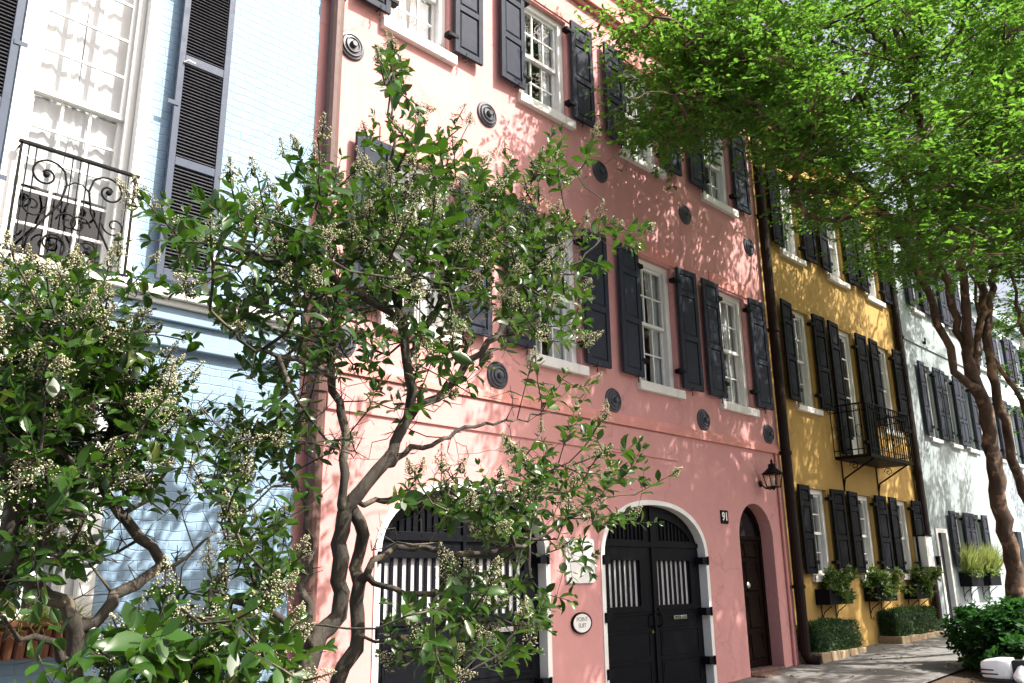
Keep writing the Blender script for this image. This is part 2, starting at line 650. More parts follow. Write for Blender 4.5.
def shutter(parent, x0, x1, y, z0, z1, mat='black', side=1, panels=(.17, .40, .43), hinges=True, tilt=None, off=.055, hook=True):
    """open panelled shutter standing just off the wall; side = +1 when it hangs right of its window"""
    w, h = x1 - x0, z1 - z0
    hx = x0 if side > 0 else x1
    org = (hx, y - off, z0)
    key = (round(w, 3), round(h, 3), mat, side, panels)

    def sh():
        b = MB()
        s0, s1 = (0, w) if side > 0 else (-w, 0)
        st = min(.075, w * .18)
        T = .042
        b.box(s0, s0 + st, -T, 0, 0, h)
        b.box(s1 - st, s1, -T, 0, 0, h)
        z = 0
        rail = .085
        tot = h - rail * (len(panels) + 1)
        for i, p in enumerate(reversed(panels)):
            b.box(s0 + st, s1 - st, -T + .001, -.001, z, z + rail)
            z += rail
            ph = tot * p / sum(panels)
            xa, xb, za, zb = s0 + st, s1 - st, z, z + ph
            b.box(xa, xb, -T + .022, -.008, za, zb)
            e = .035
            n = len(b.v)
            f0, f1 = -T + .022, -T + .006
            b.v += [(xa + .012, f0, za + .012), (xb - .012, f0, za + .012), (xb - .012, f0, zb - .012), (xa + .012, f0, zb - .012),
                    (xa + e, f1, za + e), (xb - e, f1, za + e), (xb - e, f1, zb - e), (xa + e, f1, zb - e)]
            for q in ((4, 5, 6, 7), (0, 1, 5, 4), (1, 2, 6, 5), (2, 3, 7, 6), (3, 0, 4, 7)):
                b.f.append(tuple(n + i for i in q))
            z += ph
        b.box(s0 + st, s1 - st, -T + .001, -.001, z, h)
        return b.mesh('shutter', mat, fixn=False)
    o = link('shutter', cached(('sh',) + key, sh), parent, org, bevel=.004)
    a = math.radians(random.uniform(.5, 3.0) if tilt is None else tilt)
    o.rotation_euler = (0, 0, -a if side > 0 else a)
    if hinges:
        for zi, z in enumerate((.13 * h, .88 * h)):
            def hg(z=z):
                b = MB()
                b.box(-side * .095, side * .05, -.05, -.043, z - .022, z + .022) if side > 0 else b.box(-.05, .095, -.05, -.043, z - .022, z + .022)
                xx = -side * .02
                b.tube([(xx, -.03, z - .035), (xx, -.03, z + .035)], .014, 8)
                b.box(min(-side * .11, -side * .02), max(-side * .11, -side * .02), -.043, .05, z - .03, z + .03)
                return b.mesh('hinge', 'iron')
            link('hinge', cached(('hg', round(h, 3), side, zi), hg), o, org)
    if hook:
        def hk():
            b = MB()
            x = side * w * .35
            b.tube([(x, .02, -.015), (x, -.06, -.02), (x + .004, -.062, .03)], .006, 5)
            b.tube([(x, -.04, -.02), (x + .008, -.045, -.06), (x - .006, -.05, -.10)], [.007, .007, .010], 5)
            return b.mesh('shutter_dog', 'iron')
        link('shutter_dog', cached(('hk', round(w, 3), side), hk), o, org)
    return o


def shell(parent, x0, x1, y, zb, zt, mat, holes, depth=8, thick=.32):
    """front wall slab with openings, plus side and back walls and a roof"""
    b = MB().slab(rect(x0, x1, zb, zt), holes, y, y + thick)
    part(b, 'wall', mat, parent)
    b = MB()
    b.box(x0, x0 + .25, y + thick, y + depth, zb, zt)
    b.box(x1 - .25, x1, y + thick, y + depth, zb, zt)
    b.box(x0 + .25, x1 - .25, y + depth - .25, y + depth, zb, zt)
    part(b, 'rear_wall', mat, parent)
    part(MB().box(x0 + .25, x1 - .25, y + thick, y + depth - .25, zt - .35, zt - .2), 'roof', 'roof', parent)


def inset(parent, holes_z, x0, x1, y, depth=3):
    pass


def downpipe(parent, x, y, z0, z1, r, mat, elbow=True, label=None, seg=2.2):
    b = MB()
    pts = [(x, y, z1), (x, y, z0 + .25)]
    if elbow:
        pts += [(x, y, z0 + .16), (x + .03, y - .04, z0 + .08), (x + .07, y - .13, z0 + .05), (x + .09, y - .2, z0 + .04)]
    b.tube(pts, r, 12)
    z = z0 + 1.2
    while z < z1:
        b.tube([(x, y, z - .03), (x, y, z + .03)], r * 1.22, 12)
        b.box(x - r * 1.6, x + r * 1.6, y + r * .6, y + r * .6 + .012, z - .02, z + .02)
        z += seg
    return part(b, 'downpipe', mat, parent, smooth=False, label=label)


# ================================================================== PINK HOUSE
PX0, PX1, PZT = 4.22, 13.62, 10.7
pink = thing('pink_house', 'pink stuccoed row house with dark shutters, wall anchor discs and arched carriage doors', 'house', (PX0, 0, G(9)))
W3 = [5.57, 7.83, 10.05, 12.27]
W2 = [5.66, 7.92, 10.18, 12.38]
OW = .97
Z3, H3 = 7.79, 1.62
Z2, H2 = 4.20, 1.94
LD, RD = (6.42, 1.27), (9.89, 1.245)
holes = [rect(c - OW / 2, c + OW / 2, Z3, Z3 + H3) for c in W3]
holes += [rect(c - OW / 2, c + OW / 2, Z2, Z2 + H2) for c in W2]
ARZ, ARR = 1.74, .785
for cx, hw in (LD, RD):
    holes.append(arch(cx, hw, -.12, ARZ, ARR))
ED = (12.60, .525)
holes.append(arch(ED[0], ED[1], .02, 2.09, .53, ex=2))
shell(pink, PX0, PX1, 0, -.6, PZT, 'pink', holes)
for c in W3:
    window(pink, c, 0, Z3, OW, H3, 3, 2, curt=.36 if c > 7 else .5)
    shutter(pink, c - OW / 2 - .47, c - OW / 2 - .005, 0, Z3 + .03, Z3 + H3 + .02, 'slate', -1)
    shutter(pink, c + OW / 2 + .025, c + OW / 2 + .495, 0, Z3 + .03, Z3 + H3 + .02, 'slate', 1)
for c in W2:
    window(pink, c, 0, Z2, OW, H2, 3, 2, curt=.40)
    shutter(pink, c - OW / 2 - .49, c - OW / 2 - .005, 0, Z2 + .03, Z2 + H2 + .02, 'slate', -1)
    shutter(pink, c + OW / 2 + .03, c + OW / 2 + .53, 0, Z2 + .03, Z2 + H2 + .02, 'slate', 1)
    b = MB().box(c - OW / 2 - .13, c + OW / 2 + .13, -.016, .05, Z2 + H2 + .03, Z2 + H2 + .26)
    part(b, 'lintel', 'pink_trim', pink, bevel=.006)
for c in W3:
    b = MB().box(c - OW / 2 - .13, c + OW / 2 + .13, -.016, .05, Z3 + H3 + .03, Z3 + H3 + .2)
    part(b, 'lintel', 'pink_trim', pink, bevel=.006)


def anchor_mesh():
    p = [(.002, -.085), (.03, -.085), (.04, -.07), (.042, -.045), (.075, -.043), (.08, -.055), (.088, -.055), (.094, -.04),
         (.098, -.036), (.118, -.034), (.122, -.044), (.130, -.044), (.135, -.03), (.140, -.024), (.160, -.022), (.170, -.012), (.172, .003)]
    return MB().lathe(p, (0, 0, 0), 'y', 32).mesh('anchor_plate', 'anchor')


for x, z in [(x, 7.22) for x in (4.62, 6.70, 8.98, 11.18, 13.22)] + [(x, 3.82) for x in (4.66, 6.85, 9.05, 11.28, 13.29)]:
    link('anchor_plate', cached('anchor', anchor_mesh), pink, (x, -.001, z))

# belt course, thin ledge and cornice
b = MB().box(PX0 + .02, PX1 - .02, -.045, .05, 3.50, 3.575)
b.hexa([(PX0 + .02, -.045, 3.575), (PX1 - .02, -.045, 3.575), (PX1 - .02, .05, 3.575), (PX0 + .02, .05, 3.575),
        (PX0 + .02, -.012, 3.66), (PX1 - .02, -.012, 3.66), (PX1 - .02, .05, 3.66), (PX0 + .02, .05, 3.66)])
part(b, 'belt_course', 'pink_trim', pink)
part(MB().box(PX0 + .3, 10.5, -.022, .05, 3.12, 3.48), 'fascia_band', 'pink', pink, bevel=.006)
b = MB().box(PX0, PX1, -.06, .05, 9.90, 9.97).box(PX0, PX1, -.12, .05, 9.972, 10.05)
b.box(PX0, PX1, -.05, .05, 10.052, 10.5).box(PX0, PX1, -.17, .06, 10.502, 10.62).box(PX0, PX1, -.24, .07, 10.622, PZT + .03)
part(b, 'cornice', 'pink_trim', pink, bevel=.006)
downpipe(pink, 4.36, -.10, G(4.4), 10.4, .075, 'copper')
downpipe(pink, PX1 + .035, -.105, G(13.6), 10.4, .085, 'darkpipe')
b = MB().tube([(13.43, -.03, 3.5), (13.43, -.03, G(13.4) + .5), (13.42, -.03, G(13.4))], .022, 8)
part(b, 'conduit', 'pink_trim', pink)


def carriage(cx, hw, dk_='navy'):
    """arched double carriage doors with white arch moulding"""
    zb = G(cx) - .08
    outer = arch(cx, hw + .0, zb, ARZ, ARR)
    inner = arch(cx, hw - .072, zb, ARZ, ARR - .064)
    ring = [p for p in outer[1:]] + [outer[0]] + [inner[0]] + inner[1:][::-1]
    b = MB().slab(ring, [], -.012, .12)
    part(b, 'door_surround', 'white', pink, label='white moulded arch surround of the carriage doors')
    hi = hw - .075
    zd = G(cx) + .015
    for sx in (-1, 1):
        full = arch(cx, hi - .002, zd, ARZ, ARR - .068, 40)
        if sx < 0:
            half = [(cx - hi, zd), (cx - .006, zd)] + [p for p in full[2:] if p[0] < cx - .02 and p[1] > ARZ - 1e-6]
            i0 = 2
            half = half[:2] + [(cx - .006, ARZ + ARR - .068)] + half[2:]
        else:
            half = [(cx + .006, zd), (cx + hi, zd)] + [p for p in full[2:] if p[0] > cx + .02 and p[1] > ARZ - 1e-6] + [(cx + .006, ARZ + ARR - .068)]
        xa, xb = (cx - hi + .14, cx - .27) if sx < 0 else (cx + .13, cx + hi - .24)
        gr = rect(xa, xb, 1.13, 1.72)
        # upper light under the arch
        top = []
        n = 12
        xl, xr = (cx - hi + .2, cx - .16) if sx < 0 else (cx + .16, cx + hi - .2)
        for i in range(n + 1):
            x = xr + (xl - xr) * i / n
            u = abs(x - cx) / (hi - .1)
            top.append((x, ARZ + (ARR - .22) * max(0, 1 - u ** 2.25) ** (1 / 2.25)))
        lt = [(xl, 1.99), (xr, 1.99)] + [(x, max(z, 2.0)) for x, z in top]
        b = MB().slab(half, [gr, lt], .115, .175)
        leaf = part(b, 'door_leaf', dk_, pink, bevel=.005)
        # lower panels
        b = MB()
        xa2, xb2 = (cx - hi + .15, cx - .14) if sx < 0 else (cx + .14, cx + hi - .15)
        for za, zb_ in ((zd + .12, .42), (.50, .80), (.86, 1.02)):
            b.box(xa2 - .02, xb2 + .02, .105, .12, za - .02, za)
            b.box(xa2 - .02, xb2 + .02, .105, .12, zb_, zb_ + .02)
            b.box(xa2 - .02, xa2, .105, .12, za, zb_)
            b.box(xb2, xb2 + .02, .105, .12, za, zb_)
            b.hexa([(xa2 + .02, .1155, za + .02), (xb2 - .02, .1155, za + .02), (xb2 - .02, .12, za + .02), (xa2 + .02, .12, za + .02),
                    (xa2 + .02, .1035, zb_ - .02), (xb2 - .02, .1035, zb_ - .02), (xb2 - .02, .12, zb_ - .02), (xa2 + .02, .12, zb_ - .02)])
        part(b, 'panelling', dk_, leaf)
        part(MB().box(xa2 - .05, xb2 + .05, .095, .12, 1.06, 1.10), 'rail', dk_, leaf)
        b = MB()
        b.box(cx - hi + .03 if sx < 0 else cx + .02, cx - .02 if sx < 0 else cx + hi - .03, .09, .12, 1.90, 1.965)
        part(b, 'transom_rail', dk_, leaf)
        # grille of upright bars
        b = MB()
        k = 8
        for i in range(k):
            x = xa + (xb - xa) * i / (k - 1)
            b.box(x - .021, x + .021, .146, .160, 1.13, 1.72)
        for i in range(9):
            x = xl + (xr - xl) * (i + .5) / 9
            b.box(x - .014, x + .014, .135, .157, 1.99, 2.42 - abs(x - cx) ** 2 * .42)
        part(b, 'grille', dk_, leaf)
        b = MB().sheet(lambda u, v: (xa - .05 + u * (xb - xa + .1), .169 + .004 * math.sin(u * 60), 1.08 + v * .69), 60, 4)
        part(b, 'curtain', 'curtain', leaf, smooth=True)
        part(MB().slab(lt, [], .158, .163), 'upper_panel', dk_, leaf)
        # hinges
        xe = cx + sx * hi
        for z in (.36, 1.02, 1.72):
            b = MB()
            b.box(min(xe - sx * .10, xe + sx * .05), max(xe - sx * .10, xe + sx * .05), -.022, .11, z - .05, z + .05)
            b.tube([(xe + sx * .03, -.025, z - .06), (xe + sx * .03, -.025, z + .06)], .018, 8)
            part(b, 'hinge', dk_, leaf)
        b = MB()
        xh = cx + sx * .085
        b.tube([(xh, .115, 1.02), (xh, .05, 1.01), (xh, .04, .95), (xh, .05, .88), (xh, .115, .86)], .012, 7)
        part(b, 'handle', 'iron', leaf, smooth=True)
        if sx > 0:
            b = MB().box(cx + .42, cx + .74, .086, .10, .935, .985)
            b.box(cx + .60, cx + .66, .078, .0865, .945, .975)
            part(b, 'letter_plate', 'chrome', leaf, bevel=.003)
        else:
            part(MB().lathe([(.002, -.03), (.022, -.03), (.024, .0)], (cx - .085, .115, .80), 'y', 14), 'lock', 'brass', leaf)
    b = MB().box(cx - .022, cx + .022, .088, .112, zd, ARZ + ARR - .1)
    part(b, 'centre_stile', dk_, pink)


carriage(*LD)
carriage(*RD)

# entrance
cx, hw = ED
zt_ = .13
full = arch(cx, hw, zt_, 2.09, .53, ex=2)
b = MB().slab(full, [arch(cx, hw - .07, zt_ + .001, 2.09, .46, ex=2)], .21, .30)
part(b, 'door_frame', 'wood_dark', pink)
dm = MB().slab(rect(cx - hw + .07, cx + hw - .07, zt_ + .002, 2.06), [], .235, .285)
front = part(dm, 'front_door', 'wood_dark', pink)
b = MB()
for i in range(2):
    for za, zb_ in ((.25, .62), (.70, 1.18), (1.26, 1.72), (1.78, 2.0)):
        xa = cx - hw + .14 + i * .385
        xb = xa + .32
        b.hexa([(xa, .2345, za), (xb, .2345, za), (xb, .24, za), (xa, .24, za), (xa, .212, za + .02), (xb, .212, za + .02), (xb, .24, zb_), (xa, .24, zb_)])
        b.box(xa - .02, xa, .22, .236, za, zb_)
        b.box(xb, xb + .02, .22, .236, za, zb_)
part(b, 'panelling', 'wood_dark', front)
part(MB().lathe([(.002, -.03), (.03, -.03), (.052, -.018), (.055, 0)], (cx - .02, .215, 1.36), 'y', 20), 'knocker', 'chrome', front)
part(MB().lathe([(.002, -.05), (.028, -.045), (.03, -.02), (.012, -.015), (.012, 0)], (cx - .36, .23, 1.08), 'y', 14), 'door_knob', 'brass', front)
b = MB().slab(arch(cx, hw - .075, 2.12, 2.121, .42, ex=2), [], .25, .262)
part(b, 'fanlight', 'carglass', pink)
part(MB().box(cx - hw + .07, cx + hw - .07, .2, .30, 2.062, 2.118), 'transom_bar', 'wood_dark', pink)
b = MB().box(cx - hw + .002, cx + hw - .002, -.02, .3, -.1, .128).box(cx - hw - .03, cx + hw + .03, -.25, -.022, -.1, .085)
part(b, 'doorstep', 'brick', pink, bevel=.01)
part(MB().box(cx - .9, cx + .9, .31, .315, .02, 2.65), 'door_backing', 'roof', pink)

# lantern on the wall
lan = thing('wall_lantern', 'black glass sided wall lantern above the arched entrance of the pink house', 'lantern', (12.86, -.02, 2.95))
lx, ly, lz = 12.86, -.24, 2.93
b = MB().lathe([(.002, 0), (.05, 0), (.055, .012), (.03, .02)], (lx, -.021, lz + .02), 'y', 18)
b.tube([(lx, -.01, lz + .02), (lx, -.10, lz - .06), (lx, -.19, lz - .08), (lx, ly, lz - .05)], .012, 8)
part(b, 'bracket', 'iron', lan)
b = MB()
wt, wb, zt2, zb2 = .115, .075, lz + .16, lz - .05
for sx in (-1, 1):
    for sy in (-1, 1):
        b.tube([(lx + sx * wb, ly + sy * wb, zb2), (lx + sx * wt, ly + sy * wt, zt2)], .009, 5)
for w_, z in ((wb, zb2), (wt, zt2)):
    b.box(lx - w_ - .01, lx + w_ + .01, ly - w_ - .01, ly + w_ + .01, z - .009, z + .009)
b.lathe([(.165, 0), (.15, .015), (.07, .085), (.06, .10), (.058, .13), (.065, .14), (.03, .16), (.016, .18), (.022, .20), (.004, .235)], (lx, ly, zt2 + .01), 'z', 16)
b.lathe([(.004, -.05), (.02, -.035), (.03, -.01)], (lx, ly, zb2), 'z', 12)
part(b, 'lamp_frame', 'iron', lan)
b = MB()
for k in range(4):
    c, s_ = round(math.cos(k * PI / 2)), round(math.sin(k * PI / 2))
    n = len(b.v)
    for (t, w_, z) in ((-1, wb, zb2), (1, wb, zb2), (1, wt, zt2), (-1, wt, zt2)):
        b.v.append((lx + c * w_ - s_ * t * w_, ly + s_ * w_ + c * t * w_, z))
    b.f.append((n, n + 1, n + 2, n + 3))
part(b, 'lamp_glass', 'lampglass', lan)
b = MB().lathe([(.004, 0), (.024, .002), (.024, .09), (.03, .10), (.034, .125), (.02, .15), (.003, .16)], (lx, ly, zb2 + .01), 'z', 12)
part(b, 'bulb', 'sign_white', lan, smooth=True)


# signs
def text(name, s, parent, mat, c, size, bold=0):
    cu = bpy.data.curves.new(name, 'FONT')
    cu.body = s
    cu.size = size
    cu.align_x = 'CENTER'
    cu.align_y = 'CENTER'
    cu.extrude = .002
    cu.offset = bold
    tmp = bpy.data.objects.new('tmp', cu)
    COL.objects.link(tmp)
    bpy.context.view_layer.update()
    me = bpy.data.meshes.new_from_object(tmp.evaluated_get(bpy.context.evaluated_depsgraph_get()))
    bpy.data.objects.remove(tmp)
    me.transform(Matrix.Rotation(PI / 2, 4, 'X'))
    me.materials.clear()
    me.materials.append(M[mat])
    return link(name, me, parent, c)


num = thing('house_number', 'small dark house number plate reading 91 between the right carriage doors and entrance', 'number plate', (11.66, 0, 2.27))
part(MB().box(11.56, 11.76, -.022, .0, 2.27, 2.47), 'plate', 'iron', num, bevel=.006)
text('numerals', '91', num, 'sign_white', (11.66, -.024, 2.37), .17, .004)
sg = thing('sign_board', 'blank white rounded sign board on pink wall between the two carriage doors', 'sign', (8.22, 0, 1.44))


def rrect(x0, x1, z0, z1, r, n=6):
    p = []
    for cx_, cz_, a in ((x1 - r, z0 + r, -PI / 2), (x1 - r, z1 - r, 0), (x0 + r, z1 - r, PI / 2), (x0 + r, z0 + r, PI)):
        for i in range(n + 1):
            w = a + PI / 2 * i / n
            p.append((cx_ + r * math.cos(w), cz_ + r * math.sin(w)))
    return p


part(MB().slab(rrect(7.96, 8.50, 1.44, 1.97, .05), [], -.028, -.0), 'board', 'sign_white', sg, bevel=.005)
b = MB()
for x in (8.02, 8.44):
    for z in (1.5, 1.91):
        b.lathe([(.002, -.006), (.008, -.004), (.01, 0)], (x, -.028, z), 'y', 10)
part(b, 'screws', 'iron', sg)
pl = thing('oval_plaque', 'small oval white plaque with black rim and two lines of lettering', 'plaque', (8.22, 0, .87))


def oval(rx, rz, n=40):
    return [(8.22 + rx * math.cos(2 * PI * i / n), .98 + rz * math.sin(2 * PI * i / n)) for i in range(n)]


part(MB().slab(oval(.182, .123), [oval(.165, .107)], -.034, 0), 'rim', 'iron', pl, bevel=.003)
part(MB().slab(oval(.166, .108), [], -.028, -.001), 'panel', 'sign_white', pl)
text('lettering', 'POINT\nSUIT', pl, 'ink', (8.22, -.029, .985), .072)

# ================================================================== BLUE HOUSE
BX0, BX1 = -3.2, PX0
blue = thing('blue_house', 'pale blue painted brick row house with tall sash window and louvred shutters', 'house', (BX0, .0, G(1)))
bw = (1.50, 2.52)
lowwin = (1.50, 2.46)
holes = [rect(bw[0], bw[1], 3.92, 7.5), rect(lowwin[0], lowwin[1], 1.22, 3.1),
         rect(-1.5, -.5, 3.92, 7.5), rect(-1.5, -.5, 1.22, 3.1)]
shell(blue, BX0, BX1, 0.004, -.8, 10.2, 'blue', holes)
window(blue, 2.01, .004, 3.92, 1.02, 3.58, 3, 5, sill=0, casing=.13, curt=.56, split=.44, cz=.72)
window(blue, -1.0, .004, 3.92, 1.0, 3.58, 3, 5, sill=0, casing=.13, curt=.62, split=.44)
window(blue, 1.98, .004, 1.22, .96, 1.88, 3, 2, sill=.12, casing=.12, curt=.2)
window(blue, -1.0, .004, 1.22, 1.0, 1.88, 3, 2, sill=.12, casing=.12, curt=.2)
# proud white casing round the tall window
for x0, x1 in (bw, (-1.5, -.5)):
    b = MB().slab(rect(x0 - .02, x1 + .02, 3.93, 7.6), [rect(x0 + .075, x1 - .075, 3.931, 7.45)], -.035, .06)
    part(b, 'window_casing', 'white', blue, bevel=.006)
b = MB().slab(rect(lowwin[0] - .06, lowwin[1] + .07, 1.23, 3.2), [rect(lowwin[0] + .05, lowwin[1] - .05, 1.231, 3.05)], -.035, .05)
part(b, 'window_casing', 'white', blue, bevel=.006)


def louvre(parent, x0, x1, z0, z1, rails, side=1, tilt=1.0):
    hx = x0 if side > 0 else x1
    org = (hx, -.06, z0)
    s0, s1 = (0, x1 - x0) if side > 0 else (x0 - x1, 0)
    h = z1 - z0
    st, T = .06, .045
    b = MB().box(s0, s0 + st, -T, 0, 0, h).box(s1 - st, s1, -T, 0, 0, h)
    for a, c in rails:
        b.box(s0 + st, s1 - st, -T + .001, -.001, a - z0, c - z0)
    o = link('shutter', b.mesh('shutter', 'bluegrey'), parent, org, bevel=.004)
    o.rotation_euler = (0, 0, math.radians(-tilt * side))
    b = MB()
    for (a, c), (d, e) in zip(rails[:-1], rails[1:]):
        z = c - z0 + .015
        while z < d - z0 - .01:
            b.hexa([(s0 + st, -.040, z), (s1 - st, -.040, z), (s1 - st, -.033, z - .004), (s0 + st, -.033, z - .004),
                    (s0 + st, -.012, z + .030), (s1 - st, -.012, z + .030), (s1 - st, -.005, z + .026), (s0 + st, -.005, z + .026)])
            z += .033
        b.box(s0 + st, s1 - st, -.0035, -.0015, c - z0, d - z0)
    link('louvres', b.mesh('louvres', 'louvre'), o, org)
    for z in (.5, h * .5, h - .4):
        b = MB().box(-.06 if side > 0 else -.04, .04 if side > 0 else .06, -.052, -.045, z - .02, z + .02)
        link('hinge', b.mesh('hinge', 'bluegrey'), o, org)
    b = MB().tube([(side * .05, -.05, 6.10 - z0), (side * .08, -.075, 6.12 - z0), (side * .14, -.08, 6.11 - z0)], .008, 6)
    link('latch', b.mesh('latch', 'sign_white'), o, org)
    return o


LR = [(4.00, 4.10), (5.075, 5.155), (6.105, 6.19), (7.2, 7.33)]
louvre(blue, 2.715, 3.205, 4.00, 7.33, LR, 1)
louvre(blue, .93, 1.45, 4.00, 7.33, LR, -1)
louvre(blue, -.42, .09, 4.00, 7.33, LR, 1)
# moulded belt under the tall windows
b = MB().box(BX0, 4.08, -.16, .05, 3.835, 3.915).box(BX0, 4.06, -.11, .05, 3.78, 3.833)
part(b, 'sill_course', 'sillstone', blue, bevel=.008)
b = MB().box(BX0, 4.04, -.075, .05, 3.66, 3.778).box(BX0, 4.04, -.035, .05, 3.50, 3.658).box(BX0, 4.04, -.06, .05, 3.44, 3.498)
part(b, 'belt_course', 'blue_trim', blue, bevel=.008)
part(MB().box(BX0, BX1, -.18, .07, 9.8, 10.0).box(BX0, BX1, -.28, .07, 10.002, 10.22), 'cornice', 'blue_trim', blue)


# wrought iron balconette with scrolls
def spiral(c, r0, r1, a0, turns, n=34):
    out = []
    for i in range(n + 1):
        t = i / n
        r = r0 + (r1 - r0) * t ** .8
        w = a0 + turns * 2 * PI * t
        out.append((c[0] + r * math.cos(w), c[1], c[2] + r * math.sin(w)))
    return out


def balconette(x0, x1, yb):
    z0, z1 = 3.94, 4.84
    b = MB()
    b.box(x0 - .02, x1 + .03, yb - .02, yb + .02, z1 - .008, z1 + .012)
    b.box(x0 - .02, x1 + .03, yb - .012, yb + .012, z0, z0 + .015)
    for x in (x0, x1):
        b.box(x - .009, x + .009, yb - .009, yb + .009, z0, z1)
        b.tube([(x, yb, z1 - .02), (x, .06, z1 - .02)], .008, 5)
        b.tube([(x, yb, z0 + .008), (x, .06, z0 + .008)], .008, 5)
    for x in (x0 + .055, x0 + .11, x1 - .055, (x0 + x1) / 2 - .06, (x0 + x1) / 2, (x0 + x1) / 2 + .06):
        b.tube([(x, yb, z0), (x, yb, z1)], .0055, 5)
    o = part(b, 'balconette', 'iron', blue)
    s = MB()
    y = yb - .012
    xm = (x0 + x1) / 2
    for sx in (-1, 1):
        cxx = xm + sx * .24
        # tall S curve with a rolled upper end
        up = spiral((cxx, y, 4.62), .145, .025, PI / 2 + sx * 1.1, -sx * 1.35)
        s.tube(up, [.009] * len(up), 5)
        st = up[0]
        s.tube([st, (cxx - sx * .155, y, 4.58), (cxx - sx * .12, y, 4.40), (cxx - sx * .02, y, 4.24), (cxx + sx * .07, y, 4.08), (cxx + sx * .085, y, 3.95)], .0095, 5)
        s.tube(spiral((cxx + sx * .07, y, 4.34), .10, .02, PI + (0 if sx > 0 else PI), sx * 1.3), .0075, 5)
        s.tube(spiral((cxx - sx * .20, y, 4.27), .09, .018, 0 if sx > 0 else PI, sx * 1.3), .0075, 5)
        s.tube(spiral((cxx - sx * .10, y, 4.06), .125, .02, -PI / 2, -sx * 1.4), .0085, 5)
        s.lathe([(.002, -.012), (.022, -.01), (.024, .012)], (cxx, y, 4.62), 'y', 12)
        s.lathe([(.002, -.012), (.02, -.01), (.022, .012)], (cxx - sx * .10, y, 4.06), 'y', 12)
    s.tube([(xm - .1, y, 4.56), (xm - .03, y, 4.62), (xm + .03, y, 4.62), (xm + .1, y, 4.56)], .006, 5)
    part(s, 'scrollwork', 'iron', o, smooth=True)


balconette(1.575, 2.455, -.11)
# second window's twin, out of frame
b = MB()
# ribbed terracotta window box
wb_ = thing('window_box', 'ribbed terracotta window box under the blue house window, behind the left tree', 'window box', (1.9, -.1, 1.0))


def ribbed(x0, x1, y0, y1, z0, z1):
    b = MB()
    n = 15
    for i in range(n):
        a = x0 + (x1 - x0) * i / n
        c = x0 + (x1 - x0) * (i + 1) / n
        m = (a + c) / 2
        b.hexa([(a + .006, y0 + .05, z0), (c - .006, y0 + .05, z0), (c - .006, y1, z0), (a + .006, y1, z0),
                (a + .002, y0 + .02, z1), (c - .002, y0 + .02, z1), (c - .002, y1, z1), (a + .002, y1, z1)])
        b.tube([(m, y0 + .05, z0), (m, y0 + .015, z1 - .02)], (c - a) * .40, 8)
    b.box(x0 - .02, x1 + .02, y0 - .02, y1, z1, z1 + .035)
    return b


part(ribbed(1.34, 2.48, -.36, -.037, 1.02, 1.23), 'box', 'terracotta', wb_)

# ================================================================== YELLOW HOUSE
YY = .15
k_ = 7.15 / 7


def XS(x):
    return x * k_


def ZS(z):
    return 1.5 + (z - 1.5) * k_


YX0, YX1 = PX1, 20.28
yel = thing('yellow_house', 'ochre yellow stuccoed row house with black shutters and small iron balcony', 'house', (YX0, YY, G(17)))
g_c = [XS(v) for v in (14.85, 16.83, 18.74)]
u_c = [XS(v) for v in (14.90, 16.87, 18.83)]
t_c = [XS(v) for v in (14.90, 16.90, 18.80)]
GZ0, GH = ZS(1.50), 1.53
UZ0, UH = ZS(4.50), 1.92
TZ0, TH = ZS(7.50), 1.75
DZ0 = ZS(3.72)
DH = UZ0 + UH - DZ0
ow = .84
holes = [rect(c - ow / 2, c + ow / 2, GZ0, GZ0 + GH) for c in g_c]
holes += [rect(c - ow / 2, c + ow / 2, UZ0, UZ0 + UH) for i, c in enumerate(u_c) if i != 1]
holes += [rect(c - ow / 2, c + ow / 2, TZ0, TZ0 + TH) for c in t_c]
holes.append(rect(u_c[1] - ow / 2, u_c[1] + ow / 2, DZ0, DZ0 + DH))
shell(yel, YX0 + .005, YX1, YY, -.4, 10.25, 'yellow', holes)
for lst, z0, h in ((g_c, GZ0, GH), (u_c, UZ0, UH), (t_c, TZ0, TH)):
    for i, c in enumerate(lst):
        door = lst is u_c and i == 1
        if not door:
            window(yel, c, YY, z0, ow, h, 2 if lst is g_c else 3, 2, sill=.12, casing=.10, curt=.42)
        zz = DZ0 if door else z0
        hh = DH if door else h
        shutter(yel, c - ow / 2 - .48, c - ow / 2 - .005, YY, zz + .02, zz + hh + .02, 'black', -1, tilt=2 + 3 * random.random())
        shutter(yel, c + ow / 2 + .025, c + ow / 2 + .5, YY, zz + .02, zz + hh + .02, 'black', 1, tilt=2 + 3 * random.random())
# french doors
c = u_c[1]
b = MB().box(c - ow / 2 + .002, c - ow / 2 + .08, YY + .06, YY + .2, DZ0, DZ0 + DH - .002).box(c + ow / 2 - .08, c + ow / 2 - .002, YY + .06, YY + .2, DZ0, DZ0 + DH - .002)
b.box(c - ow / 2 + .08, c + ow / 2 - .08, YY + .061, YY + .2, DZ0 + DH - .09, DZ0 + DH - .002)
fd = part(b, 'french_door', 'white', yel)
b = MB()
for sx in (-1, 1):
    xa, xb = (c - ow / 2 + .082, c - .003) if sx < 0 else (c + .003, c + ow / 2 - .082)
    z0, z1 = DZ0 + .01, DZ0 + DH - .092
    lights = []
    n = 5
    for i in range(n):
        za = z0 + .45 + (z1 - z0 - .53) * i / n + .015
        zb_ = z0 + .45 + (z1 - z0 - .53) * (i + 1) / n - .015
        lights.append(rect(xa + .06, xb - .06, za, zb_))
    b.slab(rect(xa, xb, z0, z1), lights, YY + .11, YY + .15)
part(b, 'door_leaves', 'white', fd)
part(MB().box(c - ow / 2 + .1, c + ow / 2 - .1, YY + .128, YY + .132, DZ0 + .4, DZ0 + DH - .12), 'glass', 'carglass', fd)
